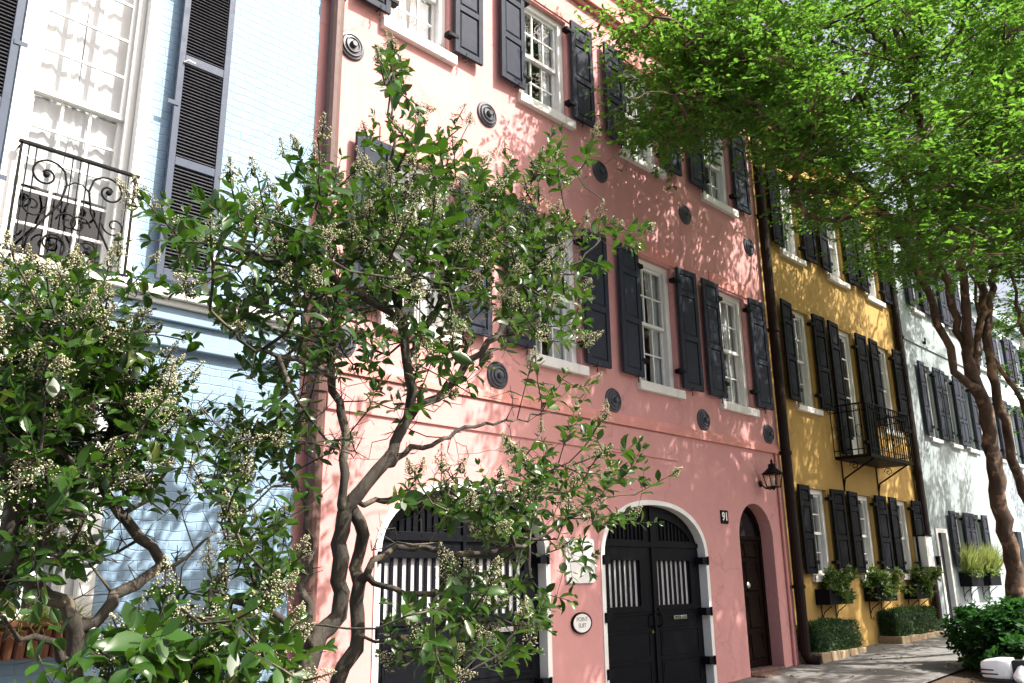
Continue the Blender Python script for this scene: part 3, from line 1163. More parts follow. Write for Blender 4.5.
# balcony
bx0, bx1, byf, bz = u_c[1] - 1.08, u_c[1] + 1.02, -.56, ZS(3.66)
b = MB().box(bx0, bx1, byf, YY - .002, bz - .06, bz)
bal = part(b, 'balcony', 'iron', yel)
b = MB()
rz = bz + .98
for p, q in (((bx0, YY), (bx0, byf)), ((bx0, byf), (bx1, byf)), ((bx1, byf), (bx1, YY))):
    for z in (rz, bz + .10, rz - .14):
        b.tube([(p[0], p[1], z), (q[0], q[1], z)], .016 if z == rz else .010, 6)
    L = math.hypot(q[0] - p[0], q[1] - p[1])
    n = max(3, int(L / .105))
    for i in range(n + 1):
        t = i / n
        x, y = p[0] + (q[0] - p[0]) * t, p[1] + (q[1] - p[1]) * t
        b.tube([(x, y, bz), (x, y, rz)], .009 if i % 5 else .014, 5)
        if i < n and i % 2 == 0:
            dx, dy = (q[0] - p[0]) / n, (q[1] - p[1]) / n
            ring = [(x + dx * (.5 + .48 * math.cos(w)), y + dy * (.5 + .48 * math.cos(w)), rz - .07 + .05 * math.sin(w)) for w in [2 * PI * j / 10 for j in range(11)]]
            b.tube(ring, .006, 4, cap=False)
            ring = [(x + dx * (.5 + .48 * math.cos(w)), y + dy * (.5 + .48 * math.cos(w)), bz + .45 + .12 * math.sin(w)) for w in [2 * PI * j / 12 for j in range(13)]]
            b.tube(ring, .006, 4, cap=False)
part(b, 'railing', 'iron', bal)
for x in (bx0 + .25, bx1 - .2):
    b = MB().tube([(x, YY, bz - .62), (x, YY - .05, bz - .40), (x, byf + .2, bz - .14), (x, byf + .06, bz - .065)], .018, 6)
    b.tube([(x, YY - .01, bz - .65), (x, YY - .01, bz - .06)], .016, 6)
    sp = [(x, YY - .26 + .09 * (1 - i / 24) * math.cos(i * .42), bz - .17 + .09 * (1 - i / 24) * math.sin(i * .42)) for i in range(22)]
    b.tube(sp, .009, 5)
    part(b, 'bracket', 'iron', bal)
b = MB().box(YX0 + .01, YX1 - .01, YY - .07, YY + .05, 9.62, 9.75).box(YX0 + .01, YX1 - .01, YY - .2, YY + .06, 10.0, 10.27)
part(b, 'cornice', 'yellow', yel, bevel=.008)
downpipe(yel, XS(19.72), YY - .1, G(20), 10.0, .08, 'darkpipe', elbow=False)
# white meter cabinet at the right corner of the yellow wall
mb = thing('meter_cabinet', 'small white cabinet on yellow wall beside the white house', 'cabinet', (19.86, 0, 1.65))
part(MB().box(19.62, 19.99, -.10, YY, 1.64, 2.28), 'cabinet_box', 'sign_white', mb, bevel=.008)
part(MB().box(19.60, 20.01, -.115, YY, 2.282, 2.31), 'lid', 'iron', mb)

# ================================================================== WHITE HOUSE
WX0, WX1 = 20.29, 25.3
whi = thing('white_house', 'white stuccoed row house with dark paired shutters beyond the yellow house', 'house', (WX0, 0, G(22)))
w_c, ww = [21.46, 22.84, 24.1], .60
wg_c = [22.07, 23.42, 24.7]
holes = [rect(c - ww / 2, c + ww / 2, 4.60, 6.40) for c in w_c]
holes += [rect(c - ww / 2, c + ww / 2, 7.80, 9.30) for c in w_c]
holes += [rect(c - ww / 2, c + ww / 2, 1.64, 2.90) for c in wg_c[:2]]
holes.append(rect(20.62, 21.18, .34, 2.40))
shell(whi, WX0, WX1, 0, -.3, 9.95, 'white_stucco', holes)
for lst, z0, h in ((w_c, 4.6, 1.8), (w_c, 7.8, 1.5), (wg_c[:2], 1.64, 1.26)):
    for c in lst:
        window(whi, c, 0, z0, ww, h, 2, 2, sill=.10, casing=.08, curt=.5, sillx=.04)
        shutter(whi, c - ww / 2 - .37, c - ww / 2 - .005, 0, z0 + .01, z0 + h, 'slate', -1, panels=(.3, .35, .35), hook=False)
        shutter(whi, c + ww / 2 + .01, c + ww / 2 + .375, 0, z0 + .01, z0 + h, 'slate', 1, panels=(.3, .35, .35), hook=False)
b = MB().slab(rect(20.54, 21.26, .30, 2.48), [rect(20.64, 21.16, .301, 2.39)], -.03, .08)
part(b, 'door_surround', 'white', whi, bevel=.006)
dr = part(MB().box(20.63, 21.17, .09, .14, .345, 2.395), 'front_door', 'slate', whi)
b = MB()
for za, zb_ in ((.5, 1.1), (1.2, 1.75), (1.82, 2.28)):
    for xa in (20.68, 20.92):
        b.box(xa, xa + .2, .078, .0905, za, zb_)
part(b, 'panelling', 'slate', dr, bevel=.008)
part(MB().box(WX0, WX1, -.03, .05, 6.86, 6.93), 'belt_course', 'white_stucco', whi)
part(MB().box(WX0, WX1, -.2, .06, 9.7, 9.98), 'cornice', 'white_stucco', whi)
b = MB().lathe([(.004, -.06), (.03, -.05), (.035, 0)], (21.6, 0, 7.0), 'y', 12).tube([(21.6, -.05, 6.95), (21.6, -.06, 7.12)], .02, 6)
part(b, 'gutter_bracket', 'iron', whi)
ms = thing('wall_mailbox', 'small dark box on white wall left of the white house door', 'mailbox', (20.42, 0, 1.55))
part(MB().box(20.36, 20.48, -.07, 0, 1.55, 1.85), 'mailbox_body', 'iron', ms, bevel=.01)
part(MB().box(20.35, 20.49, -.08, 0, 1.852, 1.87), 'lid', 'iron', ms)


# ================================================================== far houses
def far_house(name, label, x0, x1, y, zt, mat, smat, cols, rows, doorx):
    h_ = thing(name, label, 'house', (x0, y, G(x0)))
    holes = [rect(c - .4, c + .4, z, z + hh) for c in cols for z, hh in rows]
    holes.append(rect(doorx - .45, doorx + .45, G(doorx) + .1, 2.6))
    shell(h_, x0, x1, y, -.2, zt, mat, holes)
    for c in cols:
        for z, hh in rows:
            window(h_, c, y, z, .8, hh, 2, 2, sill=.1, casing=.09, curt=.45)
            shutter(h_, c - .4 - .42, c - .405, y, z + .01, z + hh, smat, -1, hook=False)
            shutter(h_, c + .41, c + .82, y, z + .01, z + hh, smat, 1, hook=False)
    part(MB().box(doorx - .45, doorx + .45, y + .1, y + .15, G(doorx) + .1, 2.6), 'front_door', smat, h_)
    part(MB().box(x0, x1, y - .2, y + .06, zt - .3, zt + .02), 'cornice', mat, h_)
    downpipe(h_, x0 + .12, y - .08, G(x0), zt - .4, .06, 'iron', elbow=False)


far_house('grey_blue_house', 'pale grey blue row house with indigo shutters beyond the white house', 25.31, 31.2, .1, 9.3, 'pale_blue_stucco', 'indigo',
          (26.6, 28.5, 30.3), ((4.6, 1.8), (7.2, 1.4)), 27.2)
far_house('cream_house', 'cream row house farthest along the street behind the tree stems', 31.21, 38, .0, 9.8, 'cream_stucco', 'black',
          (32.4, 34.4, 36.6), ((1.5, 1.4), (4.6, 1.8), (7.4, 1.4)), 33.4)


# ================================================================== foliage helpers
def norm(a):
    return a / (np.linalg.norm(a, axis=-1, keepdims=True) + 1e-9)


LEAF8 = np.array([(0, 0, 0), (.32, 0, -.005), (.68, 0, -.02), (1, 0, -.09), (.30, .23, .05), (.68, .24, .035), (.30, -.23, .05), (.68, -.24, .035)])
LEAF8F = [(0, 1, 4), (1, 2, 5, 4), (2, 3, 5), (0, 6, 1), (6, 7, 2, 1), (7, 3, 2)]
LEAF14 = np.array([(0, 0, 0), (.16, 0, -.002), (.38, 0, -.008), (.62, 0, -.02), (.84, 0, -.05), (1, 0, -.10),
                   (.16, .12, .03), (.38, .225, .05), (.62, .225, .04), (.84, .125, .0),
                   (.16, -.12, .03), (.38, -.225, .05), (.62, -.225, .04), (.84, -.125, .0)])
LEAF14F = [(0, 1, 6), (1, 2, 7, 6), (2, 3, 8, 7), (3, 4, 9, 8), (4, 5, 9), (0, 10, 1), (10, 11, 2, 1), (11, 12, 3, 2), (12, 13, 4, 3), (13, 5, 4)]
LEAF4 = np.array([(0, 0, 0), (.48, .24, .05), (1, 0, -.06), (.48, -.24, .05)])
LEAF4F = [(0, 2, 1), (0, 3, 2)]
BLADE = np.array([(0, .016, 0), (0, -.016, 0), (.55, .015, .03), (.55, -.015, .03), (1, 0, -.15)])
BLADEF = [(0, 1, 3, 2), (2, 3, 4)]
TETRA = np.array([(1, 1, 1), (-1, -1, 1), (-1, 1, -1), (1, -1, -1)]) * .6
TETRAF = [(0, 1, 2), (0, 3, 1), (0, 2, 3), (1, 3, 2)]


def leaves_mesh(name, mat, pos, dirs, nrm, size, T=LEAF8, TF=LEAF8F, org=(0, 0, 0), smooth=False):
    pos, dirs, nrm = (np.asarray(a, float) for a in (pos, dirs, nrm))
    size = np.asarray(size, float)
    if size.ndim == 1:
        size = np.stack([size] * 3, 1)
    x = norm(dirs)
    z = norm(nrm - (nrm * x).sum(1, keepdims=True) * x)
    y = np.cross(z, x)
    V = pos[:, None, :] + (T[None, :, 0, None] * size[:, None, 0, None]) * x[:, None, :] + (T[None, :, 1, None] * size[:, None, 1, None]) * y[:, None, :] \
        + (T[None, :, 2, None] * size[:, None, 2, None]) * z[:, None, :]
    V = (V - np.asarray(org)).reshape(-1, 3)
    n, k = len(pos), len(T)
    me = bpy.data.meshes.new(name)
    base = np.arange(n) * k
    loops, starts, tot = [], [], []
    cnt = np.array([len(f) for f in TF])
    fl = np.concatenate([np.array(f) for f in TF])
    L = (base[:, None] + fl[None, :]).ravel()
    me.vertices.add(len(V))
    me.vertices.foreach_set('co', V.ravel())
    me.loops.add(len(L))
    me.loops.foreach_set('vertex_index', L.astype(np.int32))
    me.polygons.add(n * len(TF))
    per = np.concatenate([[0], np.cumsum(cnt)[:-1]])
    st = (np.arange(n)[:, None] * cnt.sum() + per[None, :]).ravel()
    me.polygons.foreach_set('loop_start', st.astype(np.int32))
    if smooth:
        me.polygons.foreach_set('use_smooth', np.ones(n * len(TF), bool))
    me.update(calc_edges=True)
    me.validate()
    me.materials.append(M[mat])
    return me


class Skel:
    """branch skeleton that grows towards given points"""

    def __init__(s):
        s.P = np.zeros((60000, 3))
        s.par = [-1] * 60000
        s.rmin = [0.0] * 60000
        s.n = 0

    def add(s, p, par, r=0.0):
        s.P[s.n] = p
        s.par[s.n] = par
        s.rmin[s.n] = r
        s.n += 1
        return s.n - 1

    def limb(s, pts, r0, r1, start=None, step=.10, jit=.012):
        pts = np.array(pts, float)
        if start is None and s.n:
            start = int(np.argmin(((s.P[:s.n] - pts[0]) ** 2).sum(1)))
            pts = np.vstack([s.P[start], pts]) if np.linalg.norm(s.P[start] - pts[0]) > .02 else pts
        seg = np.linalg.norm(np.diff(pts, axis=0), axis=1)
        cum = np.concatenate([[0], np.cumsum(seg)])
        m = max(2, int(cum[-1] / step))
        # smooth interpolation
        ts = np.linspace(0, cum[-1], m + 1)
        Q = np.stack([np.interp(ts, cum, pts[:, k]) for k in range(3)], 1)
        for _ in range(2):
            Q[1:-1] = .25 * Q[:-2] + .5 * Q[1:-1] + .25 * Q[2:]
        prev = start if start is not None else -1
        first = None
        for i, q in enumerate(Q):
            if i == 0 and start is not None:
                continue
            t = i / m
            j = rng.normal(0, jit, 3) if 0 < i < m else 0
            prev = s.add(q + j, prev, r0 + (r1 - r0) * t)
        return prev

    def reach(s, tip, step=.13, wig=.06, up=.15, limit=None):
        d = s.P[:s.n] - tip
        dist = np.sqrt((d ** 2).sum(1))
        # prefer to leave from nodes that are lower / nearer the root
        cost = dist + .25 * np.maximum(0, d[:, 2])
        i = int(np.argmin(cost))
        a = s.P[i].copy()
        L = np.linalg.norm(tip - a)
        if L < .03:
            return i
        m = max(1, int(L / step))
        side = rng.normal(0, 1, 3)
        side -= side.dot(tip - a) / L ** 2 * (tip - a)
        side = side / (np.linalg.norm(side) + 1e-9) * L * wig * rng.uniform(.3, 1.6)
        prev = i
        for k in range(1, m + 1):
            t = k / m
            q = a + (tip - a) * t + math.sin(PI * t) * side + np.array([0, 0, -up * L * math.sin(PI * t) * .5])
            if k < m:
                q = q + rng.normal(0, .012, 3)
            prev = s.add(q, prev)
        return prev

    def radii(s, tipr, ex=2.5, cap=.05):
        n = s.n
        acc = np.zeros(n)
        R = np.zeros(n)
        kids = [[] for _ in range(n)]
        for i in range(n):
            if s.par[i] >= 0:
                kids[s.par[i]].append(i)
        for i in range(n - 1, -1, -1):
            r = max(tipr, acc[i] ** (1 / ex))
            r = min(r, cap)
            r = max(r, s.rmin[i])
            R[i] = r
            if s.par[i] >= 0:
                acc[s.par[i]] += min(r, cap) ** ex
        return R, kids

    def mesh(s, mb_trunk, mb_twig, tipr, thr, ex=2.5, cap=.05):
        R, kids = s.radii(tipr, ex, cap)
        roots = [i for i in range(s.n) if s.par[i] < 0]
        stack = [(r, None) for r in roots]
        while stack:
            i, pre = stack.pop()
            chain = [] if pre is None else [pre]
            while True:
                chain.append(i)
                ks = kids[i]
                if not ks:
                    break
                m = max(ks, key=lambda k: R[k])
                for k in ks:
                    if k != m:
                        stack.append((k, i))
                i = m
            if len(chain) < 2:
                continue
            rr = [R[c] for c in chain]
            if pre is not None:
                rr[0] = min(rr[0], rr[1] * 1.25)
            big = max(rr)
            sides = 12 if big > .06 else 8 if big > .025 else 5 if big > .008 else 4
            (mb_trunk if big > thr else mb_twig).tube([s.P[c] for c in chain], rr, sides, rough=.10 if big > thr else 0)


def plant(name, label, cat, base, group=None):
    return thing(name, label, cat, tuple(base), group)


def raw_part(mb, name, mat, parent, smooth=True):
    return link(name, mb.mesh(name, mat, ORG[parent.name], smooth, fixn=False), parent, ORG[parent.name])


def privet(label, base, trunk_limbs, blobs, ncl, Yc, Ys, leaf=.095, bloom=.4, seed=1, bare=()):
    """flowering broad leaved street tree; blobs say where its leafy sprays sit"""
    global rng
    rng = np.random.default_rng(seed)
    root = plant('privet_tree', label, 'tree', base)
    sk = Skel()
    for pts, r0, r1 in trunk_limbs:
        sk.limb(pts, r0 * .92, r1 * .9, jit=.016)
    wts = np.array([b_[2] * b_[3] * b_[4] for b_ in blobs], float)
    wts /= wts.sum()
    tips = []
    for i in rng.choice(len(blobs), ncl, p=wts):
        bx, by, rx, ry = blobs[i][:4]
        dy = blobs[i][5] if len(blobs[i]) > 5 else 0
        while True:
            u, v = rng.uniform(-1, 1, 2)
            if u * u + v * v < 1:
                break
        tips.append(at(bx + u * rx, by + v * ry, Yc + dy + np.clip(rng.normal(0, Ys), -1.9 * Ys, 1.9 * Ys)))
    tips = np.array(tips)
    # nearest first, so later sprays hang on earlier twigs
    d0 = np.array([np.min(((sk.P[:sk.n] - t) ** 2).sum(1)) for t in tips])
    ctr = sk.P[:sk.n].mean(0)
    lp, ld, ln, ls = [], [], [], []
    bp, bs = [], []
    for t in tips[np.argsort(d0)]:
        e = sk.reach(t)
        chain = [e]
        while sk.par[chain[-1]] >= 0 and len(chain) < 5:
            chain.append(sk.par[chain[-1]])
        pts = sk.P[chain]
        tdir = norm(pts[0] - pts[min(2, len(pts) - 1)])
        if rng.random() < .75:
            tdir = norm(tdir + np.array([0, 0, rng.uniform(.2, .9)]))
        # young shoot carrying the leaves
        L = rng.uniform(.10, .26)
        tipn = sk.add(pts[0] + tdir * L * .5, e)
        tipn = sk.add(pts[0] + tdir * L + rng.normal(0, .012, 3), tipn)
        a = np.cross(tdir, [0, 0, 1.0])
        a = norm(a) if np.linalg.norm(a) > .1 else np.array([1.0, 0, 0])
        c = np.cross(tdir, a)
        pairs = rng.integers(3, 6)
        s0 = leaf * rng.uniform(.75, 1.2)
        for k in range(pairs):
            t_ = (k + .4) / pairs
            p = pts[0] + tdir * L * (t_ * 1.25 - .25)
            w = k * PI / 2 + rng.uniform(-.5, .5)
            o = math.cos(w) * a + math.sin(w) * c
            for sgn in (1, -1):
                if rng.random() < .12:
                    continue
                d = norm(o * sgn + tdir * (.35 + .7 * t_) + rng.normal(0, .22, 3) + np.array([0, 0, -.12]))
                lp.append(p)
                ld.append(d)
                ln.append(norm(np.array([0, 0, .8]) + tdir * .6 + rng.normal(0, .35, 3)))
                z_ = s0 * (1.05 - .45 * t_) * rng.uniform(.8, 1.2)
                ls.append((z_, z_ * rng.uniform(.8, 1.15), z_ * rng.uniform(-.6, 3.2)))
        for k in range(2):
            lp.append(pts[0] + tdir * L)
            ld.append(norm(tdir + rng.normal(0, .4, 3)))
            ln.append(norm(a + rng.normal(0, .4, 3)))
            ls.append((s0 * .5, s0 * .45, s0))
        pxx, pyy, _ = proj(t)
        hi_ = 1.0 if t[2] > ctr[2] else .8
        if rng.random() < bloom * hi_:
            # conical flower panicle
            H = rng.uniform(.09, .18)
            m = int(rng.uniform(70, 140))
            top = pts[0] + tdir * (L + .01)
            ax = norm(tdir + np.array([0, 0, .5]) + rng.normal(0, .2, 3))
            hh = rng.random(m) ** 1.3
            ang = rng.uniform(0, 2 * PI, m)
            rr = (1 - hh) * H * .5 * np.sqrt(rng.random(m)) + .004
            # gather into side sprigs
            ang = np.round(ang / (PI / 3)) * (PI / 3) + rng.normal(0, .22, m)
            u_ = norm(np.cross(ax, [.3, .2, 1.0]))
            v_ = np.cross(ax, u_)
            sk.add(top + ax * H * .95, sk.add(top + ax * H * .45, sk.add(top, tipn)))
            for k in range(6):
                sk.add(top + ax * H * .12 * (k // 2 + 1) + (math.cos(k * PI / 3) * u_ + math.sin(k * PI / 3) * v_) * H * .3, sk.n - 2 - k)
            q = top + np.outer(hh * H, ax) + (rr * np.cos(ang))[:, None] * u_ + (rr * np.sin(ang))[:, None] * v_
            bp.append(q)
            bs.append(rng.uniform(.004, .0075, m))
    for bx, by, rx, ry, n_ in bare:
        for i in range(int(n_ * .7)):
            u, v = rng.uniform(-1, 1, 2)
            e = sk.reach(at(bx + u * rx, by + v * ry, Yc + np.clip(rng.normal(0, Ys), -1.8 * Ys, 1.8 * Ys)), step=.09, wig=.16, up=.05)
            for k in range(rng.integers(1, 4)):
                q = sk.P[e] + rng.normal(0, .055, 3) + (0, 0, .03)
                sk.add(q, e)
    tr, tw = MB(), MB()
    sk.mesh(tr, tw, .0020, .02, 2.3, .035)
    raw_part(tr, 'trunk', 'bark_grey', root)
    raw_part(tw, 'twigs', 'bark_grey', root)
    w = ORG[root.name]
    link('foliage', leaves_mesh('foliage', 'privet', lp, ld, ln, ls, LEAF14, LEAF14F, org=w, smooth=True), root, w)
    bp = np.vstack(bp)
    link('blossoms', leaves_mesh('blossoms', 'blossom', bp, rng.normal(0, 1, bp.shape), rng.normal(0, 1, bp.shape), np.concatenate(bs), TETRA, TETRAF, org=w), root, w)
    print(label[:20], 'leaves', len(lp), 'blossom', len(bp), 'nodes', sk.n)
    return root


def L3(pts, Y, Y1=None):
    n = len(pts)
    return [at(px, py, Y + (0 if Y1 is None else (Y1 - Y) * i / max(1, n - 1))) for i, (px, py) in enumerate(pts)]


# ---- main privet in front of the pink house
Ym = -2.35
b0 = at(305, 683, Ym)
base = np.array([b0[0] - .03, Ym, G(b0[0]) - .03])
limbs = [
    ([base, base + (.02, .02, .45), b0] + L3([(300, 668), (314, 643), (342, 619), (343.6, 601), (340, 548), (343.6, 513)], Ym, Ym + .05), .075, .052),
    (L3([(343.6, 513), (356, 496), (380.5, 468), (410, 420), (416, 396), (405, 360), (400, 318), (386, 255), (382, 215), (392, 150), (393, 100), (393, 72)], Ym, Ym - .1), .050, .006),
    ([base + (.05, .1, 0), base + (.16, .12, .55)] + L3([(342, 683), (342, 675), (356, 647), (356, 601), (361, 559), (357.7, 524), (350, 506)], Ym + .12, Ym + .06), .06, .045),
    (L3([(361, 569), (395, 545), (423, 543), (444, 557), (483, 555), (500, 559), (511, 548), (557, 531), (590, 505)], Ym, Ym - .4), .026, .006),
    (L3([(360, 578), (374, 582), (388, 594), (430, 594), (455, 599)], Ym, Ym - .3), .013, .004),
    (L3([(385, 462), (431, 445), (467, 427), (512, 420), (560, 410)], Ym, Ym + .5), .024, .005),
    (L3([(412, 418), (467, 371), (491, 339), (540, 300), (575, 262), (600, 240)], Ym - .05, Ym - .5), .024, .005),
    (L3([(343.6, 513), (347, 460), (345, 417), (326, 371), (338, 325), (330, 260), (322, 205)], Ym, Ym + .3), .032, .006),
    (L3([(326, 371), (290, 357), (250, 352), (210, 310)], Ym, Ym - .5), .018, .005),
    (L3([(304, 640), (308, 590), (312, 540), (300, 480), (270, 430)], Ym, Ym + .5), .03, .006),
    (L3([(405, 360), (440, 300), (470, 250), (495, 200)], Ym, Ym + .6), .02, .005),
    (L3([(400, 318), (360, 290), (300, 262), (240, 250), (180, 245)], Ym, Ym - .45), .018, .004),
    (L3([(314, 643), (270, 610), (235, 600), (210, 590)], Ym, Ym - .6), .02, .005),
    (L3([(350, 500), (420, 500), (470, 490), (530, 500)], Ym, Ym + .4), .016, .004),
]
blobs = [(393, 82, 10, 20, 3.6), (395, 145, 26, 26, 1.2), (345, 205, 45, 25, 1.1), (300, 190, 22, 22, .8), (195, 235, 38, 22, 1.0, -.3), (265, 240, 40, 35, 1.1, -.2),
         (405, 220, 55, 40, 1.5), (455, 165, 40, 25, 1.0), (505, 195, 38, 28, 1.0), (560, 175, 36, 30, 1.0), (612, 238, 30, 14, .9, -.3),
         (380, 265, 100, 45, 1.6), (480, 255, 65, 45, 1.4), (560, 265, 45, 40, 1.0, -.3), (285, 310, 55, 40, 1.0), (215, 285, 40, 22, .7, -.3),
         (460, 330, 65, 35, .8), (540, 315, 45, 30, .7), (330, 350, 60, 40, .6), (545, 395, 40, 18, .8, .3), (275, 400, 40, 40, .6),
         (420, 400, 70, 40, .3), (575, 465, 62, 30, 1.25, -.2), (535, 510, 60, 32, 1.2, -.2), (625, 485, 30, 15, 1.2, -.3), (615, 520, 25, 10, 1.1, -.3),
         (450, 500, 60, 20, .9), (510, 545, 35, 16, .9), (480, 585, 38, 14, 1.2, -.2), (440, 635, 55, 30, 1.1, -.4), (505, 605, 45, 25, 1.1, -.3), (470, 660, 60, 18, .7, -.4),
         (255, 475, 40, 42, .8), (262, 550, 34, 44, 1.0, -.2), (300, 430, 40, 40, .4), (230, 605, 30, 22, .7, -.5), (270, 655, 35, 22, .9, -.6), (560, 560, 30, 16, .6, -.2)]
privet('multi stemmed flowering privet tree standing in front of the pink house', base, limbs, blobs, 940, Ym, .42, .122, .44, 5, ((410, 430, 110, 50, 70), (300, 400, 60, 70, 45), (290, 540, 40, 70, 30), (450, 545, 90, 40, 35), (240, 440, 50, 60, 25), (420, 330, 110, 50, 40)))

# ---- left privet in front of the blue house
Yl = -2.45
b1 = at(72, 683, Yl)
base2 = np.array([b1[0], Yl, G(b1[0]) - .03])
limbs2 = [
    ([base2, base2 + (.03, 0, .4), b1] + L3([(75, 665), (82, 625), (66, 603), (48, 594), (18, 578), (10, 555), (4, 520), (12, 460), (20, 420), (60, 380), (95, 330), (160, 331)], Yl, Yl - .1), .065, .010),
    (L3([(70, 672), (58, 662), (50, 635), (36, 622), (20, 640)], Yl, Yl - .15), .03, .012),
    (L3([(82, 630), (110, 600), (175, 569), (119, 518), (95, 470), (70, 430)], Yl - .05, Yl + .4), .03, .008),
    (L3([(175, 569), (200, 540), (230, 530)], Yl, Yl + .2), .014, .005),
    (L3([(12, 460), (-40, 400), (-60, 330)], Yl, Yl - .2), .03, .008),
    (L3([(60, 380), (40, 330), (45, 290)], Yl, Yl + .2), .018, .005),
]
blobs2 = [(70, 300, 55, 20, 1.1), (45, 335, 60, 30, 1.2), (100, 345, 50, 35, 1.1), (140, 292, 16, 14, .8), (80, 400, 75, 45, 1.2), (30, 420, 50, 50, 1.1),
          (150, 430, 42, 44, .9), (185, 350, 28, 18, .5), (110, 480, 62, 26, 1.0), (50, 490, 50, 40, 1.0), (165, 500, 30, 14, .3, .3), (60, 560, 45, 22, .8), (20, 560, 30, 30, .7),
          (-40, 360, 50, 80, 1.0), (-50, 480, 40, 60, .8), (180, 592, 26, 12, .5), (10, 290, 18, 16, .6)]
privet('leaning flowering privet tree at the left edge before the blue house', base2, limbs2, blobs2, 530, Yl, .38, .112, .42, 9, ((120, 520, 80, 60, 40), (60, 450, 70, 60, 30), (40, 600, 50, 40, 20), (200, 450, 30, 60, 14)))

# ---- low bright sprouting shrub between the two
base3 = np.array([at(185, 683, -2.95)[0], -2.95, G(1.5) - .03])
limbs3 = [([base3, at(190, 683, -2.95), at(160, 660, -3.0), at(140, 640, -3.05)], .02, .006),
          ([base3 + (.04, 0, .1), at(235, 683, -2.95), at(255, 655, -3.0)], .016, .005),
          ([base3 + (-.04, 0, .1), at(115, 683, -3.0), at(112, 650, -3.05)], .016, .005)]
blobs3 = [(150, 645, 42, 22, 1.2), (125, 665, 40, 18, 1), (180, 660, 40, 20, 1), (250, 660, 30, 20, 1), (215, 668, 30, 15, 1), (155, 720, 70, 40, .8), (240, 720, 60, 40, .8), (60, 700, 50, 25, .7)]
privet('low bright leaved privet sapling between the two larger privet trees', base3, limbs3, blobs3, 80, -3.0, .2, .15, .3, 21)


# ------------------------------------------------------------------ crepe myrtle street trees
def street_tree(label, base, limbs, sprays, seed, twigs=10, per=22, leaf=.062):
    global rng
    rng = np.random.default_rng(seed)
    root = plant('street_tree', label, 'tree', base)
    sk = Skel()
    for pts, r0, r1 in limbs:
        sk.limb(pts, r0 * .58, r1 * .7, step=.2, jit=.025)
    d0 = np.array([np.min(((sk.P[:sk.n] - t) ** 2).sum(1)) for t in sprays])
    LP, LD, LN, LS = [], [], [], []
    for t in sprays[np.argsort(d0)]:
        e = sk.reach(t, step=.25, wig=.10, up=.25)
        out = sk.P[e] - sk.P[sk.par[e]] if sk.par[e] >= 0 else np.array([1.0, 0, 0])
        az0 = math.atan2(out[1], out[0])
        for k in range(twigs):
            az = az0 + rng.uniform(-2.2, 2.2)
            L = rng.uniform(.3, .8)
            d = np.array([math.cos(az), math.sin(az), rng.normal(.08, .22)])
            st = sk.P[e] + rng.normal(0, .09, 3) * (1, 1, 1.1)
            q1 = st + d * L * .5 + (0, 0, .03)
            q2 = st + d * L + (0, 0, -.05)
            n1 = sk.add(q1, e)
            n2 = sk.add(q2, n1)
            m = int(per * rng.uniform(.7, 1.3))
            tt = rng.uniform(.1, 1.05, m)
            P = st + np.outer(tt, (q2 - st)) + np.outer(np.sin(tt * PI) * .04, (0, 0, 1))
            sgn = np.where(np.arange(m) % 2 == 0, 1, -1)
            side = norm(np.array([-d[1], d[0], 0]))
            D = norm(d) * .7 + sgn[:, None] * side * .8 + rng.normal(0, .3, (m, 3)) + (0, 0, -.1)
            LP.append(P + rng.normal(0, .02, (m, 3)))
            LD.append(D)
            LN.append(np.array([0, 0, 1.0]) + rng.normal(0, .42, (m, 3)))
            LS.append(leaf * rng.uniform(.7, 1.35, m))
    tr, tw = MB(), MB()
    sk.mesh(tr, tw, .0028, .03, 2.3, .06)
    raw_part(tr, 'trunk', 'bark_brown', root)
    raw_part(tw, 'twigs', 'bark_brown', root)
    w = ORG[root.name]
    LP, LD, LN, LS = np.vstack(LP), np.vstack(LD), np.vstack(LN), np.concatenate(LS)
    link('crown', leaves_mesh('crown', 'myrtle', LP, LD, LN, LS, LEAF4, LEAF4F, org=w), root, w)
    print(label[:20], 'leaves', len(LP), 'nodes', sk.n)
    return root


LOW_X = [580, 600, 620, 650, 680, 700, 745, 770, 790, 810, 835, 860, 900, 930, 960, 1000, 1100]
LOW_Y = [-60, 40, 140, 175, 175, 160, 150, 165, 215, 265, 255, 285, 320, 330, 310, 300, 320]


def crown_points(n, ctr, rad, seed, shellp=.35):
    r_ = np.random.default_rng(seed)
    out = []
    tries = 0
    while len(out) < n and tries < 200000:
        tries += 1
        u = r_.normal(0, 1, 3)
        u /= np.linalg.norm(u)
        q = ctr + rad * u * r_.random() ** shellp
        if q[2] < 3.6 or q[1] > -.35:
            continue
        px, py, w = proj(q)
        if w < .5:
            continue
        if py > np.interp(px, LOW_X, LOW_Y) - 34 or px < 615:
            continue
        # keep the upper left of the pink wall in the sun
        t_ = -q[1] / (math.cos(.5236) * math.cos(.89))
        if q[0] - t_ * math.sin(.5236) * math.cos(.89) < 7.3 + r_.normal(0, .25):
            continue
        out.append(q)
    return np.array(out)


